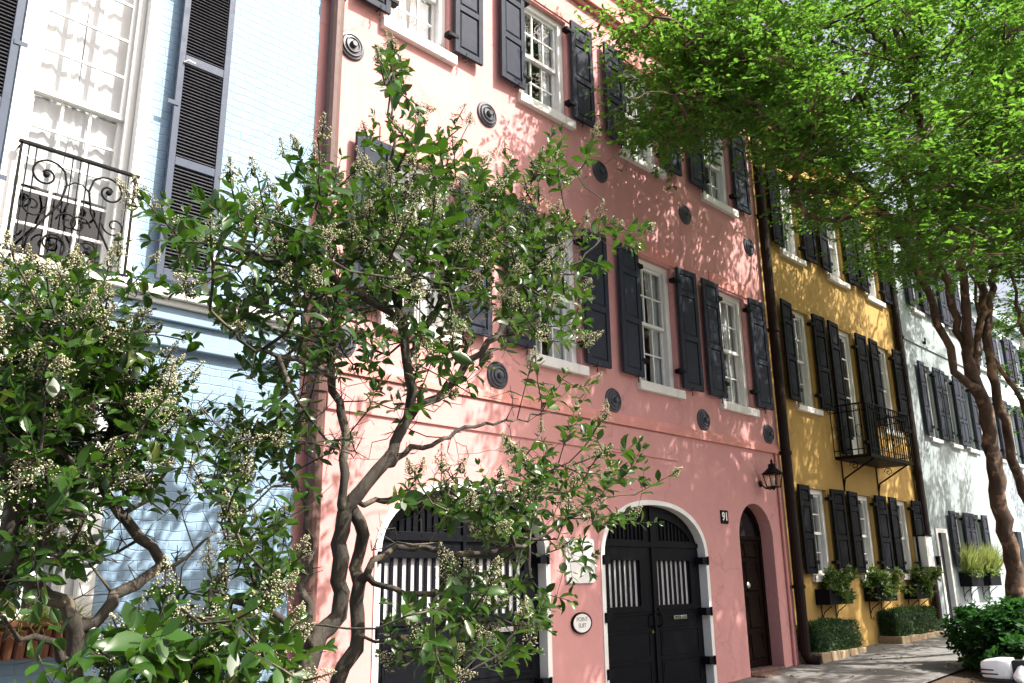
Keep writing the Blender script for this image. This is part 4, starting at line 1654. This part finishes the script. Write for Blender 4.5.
Yt = -2.85
tb = at(1012, 600, Yt)
tbase = np.array([tb[0] + .25, Yt, G(tb[0]) - .05])
tl = [
    ([tbase, tbase + (.02, 0, .5)] + L3([(1016, 575), (1003, 520), (993, 470), (990, 433), (983, 398), (970, 366)], Yt), .24, .15),
    (L3([(970, 366), (966, 335), (966, 290), (955, 230), (930, 150), (905, 70), (890, -20), (880, -120)], Yt, Yt - .6), .13, .03),
    (L3([(972, 391), (957, 374), (950, 354), (935, 310), (915, 260), (880, 205), (845, 165), (800, 120), (765, 75), (742, 40), (720, 10)], Yt, Yt + .9), .07, .012),
    (L3([(968, 360), (953, 310), (940, 270), (900, 170), (860, 95), (830, 60), (790, 20), (770, -30)], Yt, Yt + .2), .085, .015),
    (L3([(977, 370), (981, 310), (985, 250), (1000, 150), (1010, 60), (1015, -60)], Yt, Yt - .5), .09, .025),
    (L3([(900, 170), (870, 150), (820, 135), (760, 120), (700, 95), (655, 90), (625, 100)], Yt + .25, Yt + 1.1), .045, .008),
    (L3([(845, 165), (800, 160), (760, 150), (720, 135)], Yt + .6, Yt + 1.2), .025, .006),
    (L3([(905, 70), (860, 20), (800, -40), (740, -80)], Yt - .4, Yt - .6), .05, .012),
    (L3([(860, 95), (880, 40), (870, -20), (840, -90)], Yt + .1, Yt + .6), .04, .01),
    (L3([(765, 75), (715, 40), (660, 15), (620, 10)], Yt + .7, Yt + 1.0), .025, .005),
]
c1 = np.vstack([crown_points(280, np.array([12.4, -2.7, 8.2]), np.array([7.0, 2.5, 4.3]), 3),
                crown_points(105, np.array([8.8, -1.9, 7.2]), np.array([3.0, 1.4, 2.2]), 4),
                crown_points(170, np.array([13.8, -4.6, 6.9]), np.array([4.6, 1.7, 2.9]), 6, .5)])  # extra street-side sprays, mostly out of view, added to shade the lower walls
street_tree('spreading green street tree arching over the sidewalk, with brown trunk behind the bush', tbase, tl, c1, 31, 15, 15, .088)

# second tree farther right along the kerb
t2 = np.array([at(1060, 600, -3.0)[0] + .3, -3.0, 0])
t2[2] = G(t2[0]) - .05
tl2 = [
    ([t2, t2 + (0, 0, .6)] + L3([(1050, 560), (1030, 510), (1014, 460), (1002, 410), (990, 365), (987, 320), (1000, 230), (1020, 120)], -3.0, -3.0), .16, .04),
    (L3([(1050, 560), (1045, 450), (1024, 409), (1005, 376), (984, 345), (978, 300), (965, 240)], -3.0, -2.3), .12, .03),
    (L3([(1045, 450), (1040, 380), (1020, 320), (1010, 260)], -3.0, -3.5), .10, .03),
    (L3([(1050, 560), (1080, 440), (1100, 300)], -3.0, -3.2), .12, .04),
]


def crown_free(n, ctr, rad, seed, zmin):
    r_ = np.random.default_rng(seed)
    out = []
    while len(out) < n:
        u = r_.normal(0, 1, 3)
        u /= np.linalg.norm(u)
        q = ctr + rad * u * r_.random() ** .4
        px, py, w = proj(q)
        if q[2] > zmin and q[1] < -.5 and not (px < 1000 and py > 300) and not px < 900:
            out.append(q)
    return np.array(out)


street_tree('street tree with thin leaning stems at the right edge behind the first tree', t2, tl2,
            crown_free(230, np.array([20.2, -3.6, 8.3]), np.array([4.8, 2.8, 4.6]), 8, 4.0), 33, 14, 13, .092)
t3 = np.array([31.0, -3.0, G(31) - .05])
tl3 = [([t3, t3 + (.1, 0, 1.5), t3 + (0, .1, 3.2), t3 + (-.6, .3, 5.0), t3 + (-1, .2, 7)], .18, .04),
       ([t3 + (0, .1, 3.0), t3 + (1.2, -.4, 5), t3 + (1.8, -.6, 6.5)], .09, .03)]
r_ = np.random.default_rng(5)
sp3 = []
while len(sp3) < 70:
    u = r_.normal(0, 1, 3)
    u /= np.linalg.norm(u)
    q = np.array([30.5, -2.6, 5.8]) + np.array([4.5, 2.4, 2.8]) * u * r_.random() ** .4
    if q[1] < -.5:
        sp3.append(q)
street_tree('farthest green street tree seen between the tree stems at the right', t3, tl3, np.array(sp3), 35, 8, 18, .085)


# ------------------------------------------------------------------ hedges, bush, box plants
def leafy_volume(name, label, cat, pts, nrms, mat, leaf, group=None, base=(0, 0, 0), T=LEAF4, TF=LEAF4F, core=None):
    root = plant(name, label, cat, base, group)
    n = len(pts)
    D = rng.normal(0, 1, (n, 3)) * .8 + nrms * .5 + (0, 0, .2)
    Nn = nrms + rng.normal(0, .5, (n, 3)) + (0, 0, .35)
    w = ORG[root.name]
    link('foliage', leaves_mesh('foliage', mat, pts, D, Nn, leaf * rng.uniform(.7, 1.4, n), T, TF, org=w), root, w)
    if core is not None:
        raw_part(core, 'stems', 'bark_grey', root)
    return root


rng = np.random.default_rng(77)


def hedge(label, x0, x1, y0, y1, z0, z1, n):
    pts, nr = [], []
    for i in range(n):
        p = rng.random(3)
        f = rng.random()
        nrm_ = np.array([0, 0, 0.0])
        if f < .42:
            p[1] = 0
            nrm_[1] = -1
        elif f < .72:
            p[2] = 1
            nrm_[2] = 1
        elif f < .86:
            p[0] = 0
            nrm_[0] = -1
        elif f < .95:
            p[0] = 1
            nrm_[0] = 1
        q = np.array([x0 + p[0] * (x1 - x0), y0 + p[1] * (y1 - y0), z0 + p[2] * (z1 - z0)])
        # rounded, slightly lumpy
        q += nrm_ * (.02 * math.sin(q[0] * 9) + .02 * math.sin(q[2] * 14 + q[0] * 5) + rng.normal(-.01, .018))
        if p[2] > .85:
            q[1] += .04 * (1 if p[1] < .1 else 0) * (p[2] - .85) / .15
        pts.append(q)
        nr.append(nrm_ + (0, 0, .1))
    stems = MB()
    for i in range(7):
        x = x0 + (x1 - x0) * (i + .5) / 7
        stems.tube([(x, (y0 + y1) / 2, z0 - .03), (x + .03, (y0 + y1) / 2, z1 - .08)], .012, 5)
    stems.box(x0 + .06, x1 - .06, y0 + .07, y1 - .02, z0 + .05, z1 - .07)
    leafy_volume('box_hedge', label, 'hedge', np.array(pts), np.array(nr), 'boxwood', .035, 'clipped hedges along the yellow house', ((x0 + x1) / 2, (y0 + y1) / 2, z0), core=stems)


def planter(label, x0, x1, y0, y1, zb, zt):
    r = thing('hedge_planter', label, 'planter', ((x0 + x1) / 2, (y0 + y1) / 2, zb), 'stone edged planters along the yellow house')
    b = MB()
    n = 5
    for i in range(n):
        a, c_ = x0 + (x1 - x0) * i / n, x0 + (x1 - x0) * (i + 1) / n
        za = G((a + c_) / 2) - .1
        b.box(a + .006, c_ - .006, y0, y0 + .09, za, zt + rng.uniform(-.008, .008))
    b.box(x0, x0 + .09, y0 + .092, y1, zb - .1, zt)
    b.box(x1 - .09, x1, y0 + .092, y1, zb - .1, zt)
    part(b, 'stone_edging', 'kerbstone', r, bevel=.012)
    part(MB().box(x0 + .09, x1 - .09, y0 + .092, y1, zb - .1, zt - .04), 'soil', 'soil', r)


xa1, xb1 = 13.82, 15.55
xa2, xb2 = 17.15, 19.35
yf = -.30
planter('stone edged planter holding the nearer hedge beside the pink house downpipe', xa1, xb1, yf, YY - .005, G(14.6), G(14.7) + .12)
planter('stone edged planter holding the farther hedge beside the white house', xa2, xb2, yf, YY - .005, G(18), G(18.3) + .10)
hedge('clipped box hedge nearer the pink house downpipe, below the first window box', xa1 + .05, xb1 - .08, yf + .07, YY - .02, G(14.7) + .10, G(14.7) + .56, 8000)
hedge('clipped box hedge nearer the white house, below the third window box', xa2 + .05, xb2 - .05, yf + .07, YY - .02, G(18.3) + .09, G(18.3) + .56, 9000)


def plants_in_box(label, x0, x1, y0, y1, z, hgt, n, mat='boxplant', leaf=.07, petals=160, trail=.1):
    root = plant('window_box_plants', label, 'plant', ((x0 + x1) / 2, (y0 + y1) / 2, z))
    lp, ld, ln, ls = [], [], [], []
    st = MB()
    for i in range(26):
        bx_, by_ = rng.uniform(x0, x1), rng.uniform(y0, y1)
        az = rng.uniform(0, 2 * PI)
        out = rng.uniform(.05, .30)
        top = np.array([bx_ + out * math.cos(az), by_ + out * math.sin(az) - .05, z + hgt * rng.uniform(.35, 1) * (1 - .3 * abs((bx_ - (x0 + x1) / 2) / (x1 - x0) * 2))])
        if rng.random() < .3:
            top[2] = z - trail * rng.uniform(0, 1)
            top[1] -= .08
        a0 = np.array([bx_, by_, z - .02])
        mid = (a0 + top) / 2 + (0, 0, .06)
        st.tube([a0, mid, top], .004, 4)
        for k in range(n // 26):
            t = rng.uniform(.15, 1.05)
            p = (1 - t) ** 2 * a0 + 2 * t * (1 - t) * mid + t * t * top + rng.normal(0, .025, 3)
            lp.append(p)
            ld.append(rng.normal(0, 1, 3) + (0, -.2, .2))
            ln.append(rng.normal(0, .5, 3) + (0, -.3, 1))
            ls.append(leaf * rng.uniform(.6, 1.3))
    w = ORG[root.name]
    raw_part(st, 'stems', 'bark_grey', root)
    link('foliage', leaves_mesh('foliage', mat, lp, ld, ln, ls, LEAF8, LEAF8F, org=w), root, w)
    if petals:
        lp = np.array(lp)
        q = lp[rng.choice(len(lp), petals)] + rng.normal(0, .02, (petals, 3)) + (0, -.03, .03)
        link('blossoms', leaves_mesh('blossoms', 'petal', q, rng.normal(0, 1, q.shape), rng.normal(0, .5, q.shape) + (0, -.5, .7), rng.uniform(.015, .035, petals), LEAF4 * (1, 1.6, 1), LEAF4F, org=w), root, w)


def dark_box(label, c, y1, z0, z1, wdt, bracket=True, group=None):
    r = thing('window_box', label, 'window box', (c, y1 - .14, z0), group)
    x0, x1 = c - wdt / 2, c + wdt / 2
    b = MB()
    y0 = y1 - .26
    b.slab(rect(x0, x1, z0, z1), [], y0, y0 + .02)
    b.box(x0, x0 + .02, y0 + .02, y1, z0, z1).box(x1 - .02, x1, y0 + .02, y1, z0, z1)
    b.box(x0 + .02, x1 - .02, y0 + .02, y1, z0, z0 + .02).box(x0 + .02, x1 - .02, y1 - .02, y1, z0 + .02, z1)
    b.box(x0 - .01, x1 + .01, y0 - .012, y0 + .0, z1 - .035, z1 + .005)
    part(b, 'box', 'black', r, bevel=.003)
    part(MB().box(x0 + .02, x1 - .02, y0 + .02, y1 - .02, z0 + .02, z1 - .03), 'soil', 'soil', r)
    if bracket:
        for x in (c - wdt * .3, c + wdt * .3):
            b = MB().tube([(x, y1, z0 - .24), (x, y1 - .05, z0 - .13), (x, y0 + .06, z0 - .02)], .009, 5)
            b.tube([(x, y1 - .004, z0 - .30), (x, y1 - .004, z0)], .009, 5)
            b.tube([(x, y1, z0 - .30), (x, y1 - .06, z0 - .34), (x, y1 - .05, z0 - .28)], .008, 5)
            part(b, 'bracket', 'iron', r)


desc = ['nearest the pink house', 'in the middle of the three', 'nearest the white house']
for i, c in enumerate(g_c):
    dark_box('black window box under the yellow house window ' + desc[i], c, YY - .01, 1.0, 1.26, .92, group='black window boxes on the yellow house')
    plants_in_box('leafy pale flowered plants in the yellow house window box ' + desc[i], c - .4, c + .4, YY - .24, YY - .04, 1.24, .44 if i else .40, 1700, leaf=.095, petals=330, trail=.18)
desc = ['next to its door', 'farther from its door']
for i, c in enumerate(wg_c[:2]):
    dark_box('dark window box under the white house window ' + desc[i], c, -.012, 1.20, 1.50, .8, group='dark window boxes on the white house')
    root = plant('window_box_plants', 'tuft of pale spiky grass in the white house window box ' + desc[i], 'plant', (c, -.14, 1.5))
    m = 420
    px_ = np.stack([rng.uniform(c - .36, c + .36, m), rng.uniform(-.22, -.06, m), np.full(m, 1.46)], 1)
    D = np.stack([rng.normal(0, .4, m), rng.normal(-.15, .35, m), np.full(m, 1.0)], 1)
    w = ORG[root.name]
    link('foliage', leaves_mesh('foliage', 'grassy', px_, D, rng.normal(0, 1, (m, 3)), rng.uniform(.35, .85, m), BLADE, BLADEF, org=w), root, w)
    m = 300
    q = np.stack([rng.uniform(c - .42, c + .42, m), rng.uniform(-.32, -.1, m), rng.uniform(1.42, 1.62, m)], 1)
    link('trailing_leaves', leaves_mesh('trailing_leaves', 'boxplant', q, rng.normal(0, 1, (m, 3)), rng.normal(0, .5, (m, 3)) + (0, -.4, .8), rng.uniform(.05, .1, m), LEAF8, LEAF8F, org=w), root, w)

# spiky plants in the terracotta box
root = plant('window_box_plants', 'pale drooping spider plants in the terracotta window box of the blue house', 'plant', (1.9, -.2, 1.26))
m = 700
cl = rng.uniform(1.38, 2.44, 16)
ci = rng.integers(0, 16, m)
px_ = np.stack([cl[ci] + rng.normal(0, .03, m), rng.uniform(-.33, -.12, m), np.full(m, 1.24)], 1)
D = np.stack([rng.normal(0, .8, m), rng.normal(-.5, .5, m), rng.uniform(-.2, .9, m)], 1)
w = ORG[root.name]
link('foliage', leaves_mesh('foliage', 'grassy', px_, D, np.stack([rng.normal(0, .3, m), rng.normal(0, .3, m), np.ones(m)], 1), rng.uniform(.14, .3, m) , BLADE, BLADEF, org=w), root, w)


# round bush at the kerb
def bush(label, c, rx, ry, rz, n):
    root = plant('kerb_bush', label, 'bush', (c[0], c[1], c[2]))
    lp, ld, ln, ls = [], [], [], []
    st = MB()
    sh = []
    for i in range(int(n / 14)):
        u = rng.normal(0, 1, 3)
        u /= np.linalg.norm(u)
        if u[2] < -.5:
            u[2] *= -1
        rr = .72 + .28 * rng.random() ** .6
        lump = 1 + .10 * math.sin(5 * u[0] + 2) + .10 * math.sin(6 * u[1] + 4 * u[2])
        p = np.array([c[0] + rx * u[0] * rr * lump, c[1] + ry * u[1] * rr * lump, max(c[2] + .06, c[2] + rz * .36 + rz * .66 * u[2] * rr * lump)])
        st.tube([(c[0] + .25 * u[0], c[1] + .25 * u[1], c[2]), (np.array(c) + p) / 2 + (0, 0, .1), p], [.012, .008, .004], 4)
        ax = norm(u + (0, 0, .7) + rng.normal(0, .3, 3))
        a = norm(np.cross(ax, [.2, .3, 1]))
        b_ = np.cross(ax, a)
        for k in range(14):
            w_ = k * 2.4
            d = norm(math.cos(w_) * a + math.sin(w_) * b_ + ax * rng.uniform(.2, .9))
            lp.append(p + ax * .012 * k - ax * .06)
            ld.append(d)
            ln.append(ax + rng.normal(0, .3, 3))
            ls.append(rng.uniform(.07, .12) * 1.0)
    raw_part(st, 'stems', 'bark_grey', root)
    w = ORG[root.name]
    link('foliage', leaves_mesh('foliage', 'bushleaf', lp, ld, ln, ls, LEAF8, LEAF8F, org=w), root, w)


bush('rounded glossy green bush in the kerbside bed before the street tree', (14.6, -3.75, G(14.6) - .06), 1.42, 1.6, .95, 19000)

# ================================================================== ground
xs = [-60, -20, -5, 0, 4, 8, 10, 11.45, 12.4, 13.34, 14.5, 15.7, 17.7, 19.7, 24, 30, 50, 90]


def strip(y0, y1, dz, x0=-60, x1=90):
    b = MB()
    X = [x for x in xs if x0 <= x <= x1]
    for i, x in enumerate(X):
        b.v += [(x, y0, G(x) + dz), (x, y1, G(x) + dz)]
    for i in range(len(X) - 1):
        b.f.append((2 * i, 2 * i + 2, 2 * i + 3, 2 * i + 1))
    return b


structure(strip(-2.3, .3, 0), 'sidewalk', 'sidewalk')
structure(strip(-4.4, -2.3, -.025), 'planting_bed', 'soil')
b = MB()
for i in range(len(xs) - 1):
    a, c = xs[i], xs[i + 1]
    b.hexa([(a, -4.56, G(a) - .3), (c, -4.56, G(c) - .3), (c, -4.4, G(c) - .3), (a, -4.4, G(a) - .3),
            (a, -4.56, G(a) + .004), (c, -4.56, G(c) + .004), (c, -4.4, G(c) + .004), (a, -4.4, G(a) + .004)])
structure(b, 'kerb', 'kerb')
structure(strip(-15, -4.55, -.14), 'street', 'asphalt')
b = MB()
X = [-600] + xs + [700]
for x in X:
    for y in (-600, -15, .2, 600):
        b.v.append((x, y, G(x) - .30))
for i in range(len(X) - 1):
    for j in range(3):
        a = i * 4 + j
        b.f.append((a, a + 4, a + 5, a + 1))
structure(b, 'ground', 'earth')

# fallen leaves on the pavement and the bed
m = 900
q = np.stack([rng.uniform(2, 22, m), -4.3 * rng.random(m) ** .8 - .05, np.zeros(m)], 1)
q[:, 2] = [G(x) + (.008 if y > -2.3 else -.015) for x, y in q[:, :2]]
fl = link('fallen_leaves', leaves_mesh('fallen_leaves', 'litter', q, rng.normal(0, 1, (m, 3)) * (1, 1, .15), rng.normal(0, .25, (m, 3)) + (0, 0, 1), rng.uniform(.03, .09, m), LEAF8, LEAF8F))
tag(fl, 'scattered brown fallen leaves on the sidewalk and planting bed', 'leaf litter', kind='stuff')

# ================================================================== parked car (faces the camera, mirror and pillar in view)
MY = -5.3
while at(998, 668, MY)[2] - (G(6.5) - .14) > .99 and MY < -3:
    MY += .01
mp = at(998, 668, MY)
print('mirror', mp)
car = thing('parked_car', 'white parked car with its mirror in the lower right corner', 'car', (mp[0] + 1.2, MY - .98, G(8) - .14))
gz = G(8) - .14
X0 = mp[0] - 1.45            # front bumper
yc = MY - .98


def loft(stations, prof):
    """stations: (x, half width, z levels...) -> closed shell; prof gives (width factor, z) rows"""
    b = MB()
    rows = []
    for x, pr in stations:
        ring = [(x, yc + w, gz + z) for w, z in pr] + [(x, yc - w, gz + z) for w, z in pr[::-1]]
        rows.append(ring)
    k = len(rows[0])
    for r_ in rows:
        b.v += r_
    for i in range(len(rows) - 1):
        for j in range(k):
            a, c = i * k + j, i * k + (j + 1) % k
            b.f.append((a, c, c + k, a + k))
    b.f.append(tuple(range(k)))
    b.f.append(tuple((len(rows) - 1) * k + j for j in range(k))[::-1])
    return b


def st(x, w, zl, zh, hood):
    return (X0 + x, [(w * .86, zl), (w * .97, zl + .12), (w, zl + .32), (w * .98, zh - .12), (w * .90, zh), (w * .45, hood), (0.001, hood + .01)])


body = loft([st(0, .62, .30, .62, .63), st(.12, .78, .22, .68, .70), st(.5, .88, .18, .76, .80), st(1.2, .91, .18, .86, .90), st(1.5, .92, .18, .90, .94), st(2.6, .92, .18, .92, .95),
             st(3.6, .91, .18, .93, .96), st(4.2, .86, .22, .93, .97), st(4.5, .74, .34, .88, .92)], None)
part(body, 'body', 'carpaint', car, smooth=True, bevel=0)
gh = [(1.35, .78, .915, .92), (1.62, .74, 1.06, 1.08), (2.25, .66, 1.36, 1.40), (2.9, .64, 1.40, 1.44), (3.5, .66, 1.30, 1.34), (4.15, .74, .98, 1.0)]
g_ = loft([(X0 + x, [(w + .10 * (1 - (z1 - .9) / .5), .90), (w + .05 * (1 - (z1 - .9) / .5), (.9 + z1) / 2), (w, z1), (w * .5, z2), (.001, z2 + .01)]) for x, w, z1, z2 in gh], None)
part(g_, 'windows', 'carglass', car, smooth=True)
for sy in (-1, 1):
    b = MB()
    b.tube([(X0 + 1.30, yc + sy * .80, gz + .91), (X0 + 1.62, yc + sy * .765, gz + 1.07), (X0 + 2.25, yc + sy * .675, gz + 1.38), (X0 + 2.9, yc + sy * .655, gz + 1.425), (X0 + 3.5, yc + sy * .675, gz + 1.32), (X0 + 4.15, yc + sy * .755, gz + .99)], .04, 8)
    b.tube([(X0 + 2.62, yc + sy * .79, gz + .92), (X0 + 2.7, yc + sy * .66, gz + 1.42)], .035, 8)
    part(b, 'roof_pillar', 'carpaint', car, smooth=True)
b = MB()
b.sheet(lambda u, v: (X0 + 2.2 + u * 1.2, yc + (v - .5) * 1.34, gz + 1.40 + .055 * math.sin(PI * u) + .025 * math.sin(PI * v)), 10, 8)
part(b, 'roof', 'carpaint', car, smooth=True)
for x in (.85, 3.55):
    for sy in (-1, 1):
        yw = yc + sy * .80
        b = MB().lathe([(.19, -.10), (.30, -.11), (.325, -.08), (.325, .08), (.30, .11), (.19, .10)], (X0 + x, yw, gz + .325), 'y', 28)
        t_ = part(b, 'wheel', 'rubber', car)
        b = MB().lathe([(.002, -.09), (.05, -.095), (.06, -.07), (.17, -.08), (.195, -.105), (.195, .105), (.002, .09)], (X0 + x, yw, gz + .325), 'y', 24)
        part(b, 'rim', 'chrome', t_)
for sy in (-1, 1):
    b = MB().hexa([(X0 + .05, yc + sy * .50, gz + .56), (X0 + .22, yc + sy * .82, gz + .58), (X0 + .45, yc + sy * .84, gz + .62), (X0 + .20, yc + sy * .52, gz + .60),
                   (X0 + .06, yc + sy * .48, gz + .66), (X0 + .24, yc + sy * .79, gz + .69), (X0 + .50, yc + sy * .80, gz + .755), (X0 + .25, yc + sy * .5, gz + .72)])
    part(b, 'headlight', 'chrome', car, bevel=.01)


def mirror(sy):
    ys = (lambda v: yc + sy * (v - yc))
    mx, my, mz = mp[0], MY, mp[2]
    def S(t, f):
        return t
    secs = []
    b = MB()
    # shell lofted from the inner end to the outer end
    n = 20
    for t, hx, hz, dz in ((0, .06, .070, -.002), (.012, .078, .084, 0), (.10, .084, .084, .0), (.19, .076, .072, -.006), (.226, .060, .060, -.010), (.236, .04, .044, -.011)):
        for k in range(n):
            w_ = 2 * PI * k / n
            cx_ = math.copysign(abs(math.cos(w_)) ** .42, math.cos(w_))
            sz_ = math.copysign(abs(math.sin(w_)) ** .42, math.sin(w_))
            y = my - .12 + t
            b.v.append((mx + hx * cx_, yc + sy * (y - yc), mz + dz + hz * sz_))
    for i in range(5):
        for k in range(n):
            a, c = i * n + k, i * n + (k + 1) % n
            b.f.append((a, c, c + n, a + n))
    b.f.append(tuple(range(n)))
    b.f.append(tuple(5 * n + k for k in range(n)))
    o = part(b, 'wing_mirror', 'carpaint', car, smooth=True)
    b = MB()
    for z, l in ((-.010, .105), (-.040, .135)):
        y0, y1 = my + .115 - l, my + .115
        ya, yb = sorted((yc + sy * (y0 - yc), yc + sy * (y1 - yc)))
        b.box(mx - .083, mx + .02, ya, yb, mz + z - .006, mz + z + .005)
    part(b, 'slots', 'blackplastic', o, bevel=.002)
    ya, yb = sorted((yc + sy * (my - .20 - yc), yc + sy * (my + .095 - yc)))
    b = MB().box(mx - .078, mx + .075, ya, yb, mz - .100, mz - .072)
    yb2, ya2 = sorted((yc + sy * (my - .12 - yc), yc + sy * (my - .24 - yc)))
    b.box(mx - .06, mx + .06, min(ya2, yb2), max(ya2, yb2), mz - .0995, mz + .07)
    part(b, 'mirror_foot', 'blackplastic', o, bevel=.01)


mirror(1)
mirror(-1)

# ================================================================== light
SUN_EL, SUN_AZ = math.radians(51), math.radians(30)      # azimuth: degrees to the right of the facade's outward normal
to_sun = Vector((math.sin(SUN_AZ) * math.cos(SUN_EL), -math.cos(SUN_AZ) * math.cos(SUN_EL), math.sin(SUN_EL)))
sl = bpy.data.lights.new('sun', 'SUN')
sl.energy = 4.4
sl.angle = math.radians(.53)
sl.color = (1.0, .95, .87)
so = bpy.data.objects.new('sun', sl)
COL.objects.link(so)
so.rotation_euler = to_sun.to_track_quat('Z', 'Y').to_euler()
so.location = (0, -20, 30)
wd = bpy.data.worlds.new('World')
SC.world = wd
wd.use_nodes = True
nt = wd.node_tree
sky = nt.nodes.new('ShaderNodeTexSky')
sky.sky_type = 'NISHITA'
sky.sun_disc = False
sky.sun_elevation = SUN_EL
sky.sun_rotation = math.atan2(to_sun.x, to_sun.y)
sky.dust_density = 8.0
sky.air_density = 1.0
bg = nt.nodes['Background']
bg.inputs[1].default_value = .095
# added cloud-like white that brightens only the sky beyond the houses
tc = nt.nodes.new('ShaderNodeTexCoord')
sp = nt.nodes.new('ShaderNodeSeparateXYZ')
nt.links.new(tc.outputs['Generated'], sp.inputs[0])
mr = nt.nodes.new('ShaderNodeMapRange')
mr.inputs['From Min'].default_value = .0
mr.inputs['From Max'].default_value = .45
nt.links.new(sp.outputs['Y'], mr.inputs['Value'])
cn = noise(nt, tc.outputs['Generated'], 2.2, 6)
cr = ramp(nt, cn, [(.25, (.35, .35, .35)), (.6, (1, 1, 1))])
mm = nt.nodes.new('ShaderNodeMath')
mm.operation = 'MULTIPLY'
nt.links.new(mr.outputs[0], mm.inputs[0])
nt.links.new(cr, mm.inputs[1])
nt.links.new(mixc(nt, mm.outputs[0], sky.outputs[0], (3.6, 3.6, 3.9, 1)), bg.inputs[0])

SC.view_settings.view_transform = 'Standard'
SC.view_settings.look = 'None'
SC.view_settings.exposure = 1.5
SC.view_settings.gamma = 1
SC.render.engine = 'CYCLES'
SC.cycles.max_bounces = 5
SC.cycles.diffuse_bounces = 2
SC.cycles.glossy_bounces = 2
SC.cycles.transmission_bounces = 4
SC.cycles.transparent_max_bounces = 6
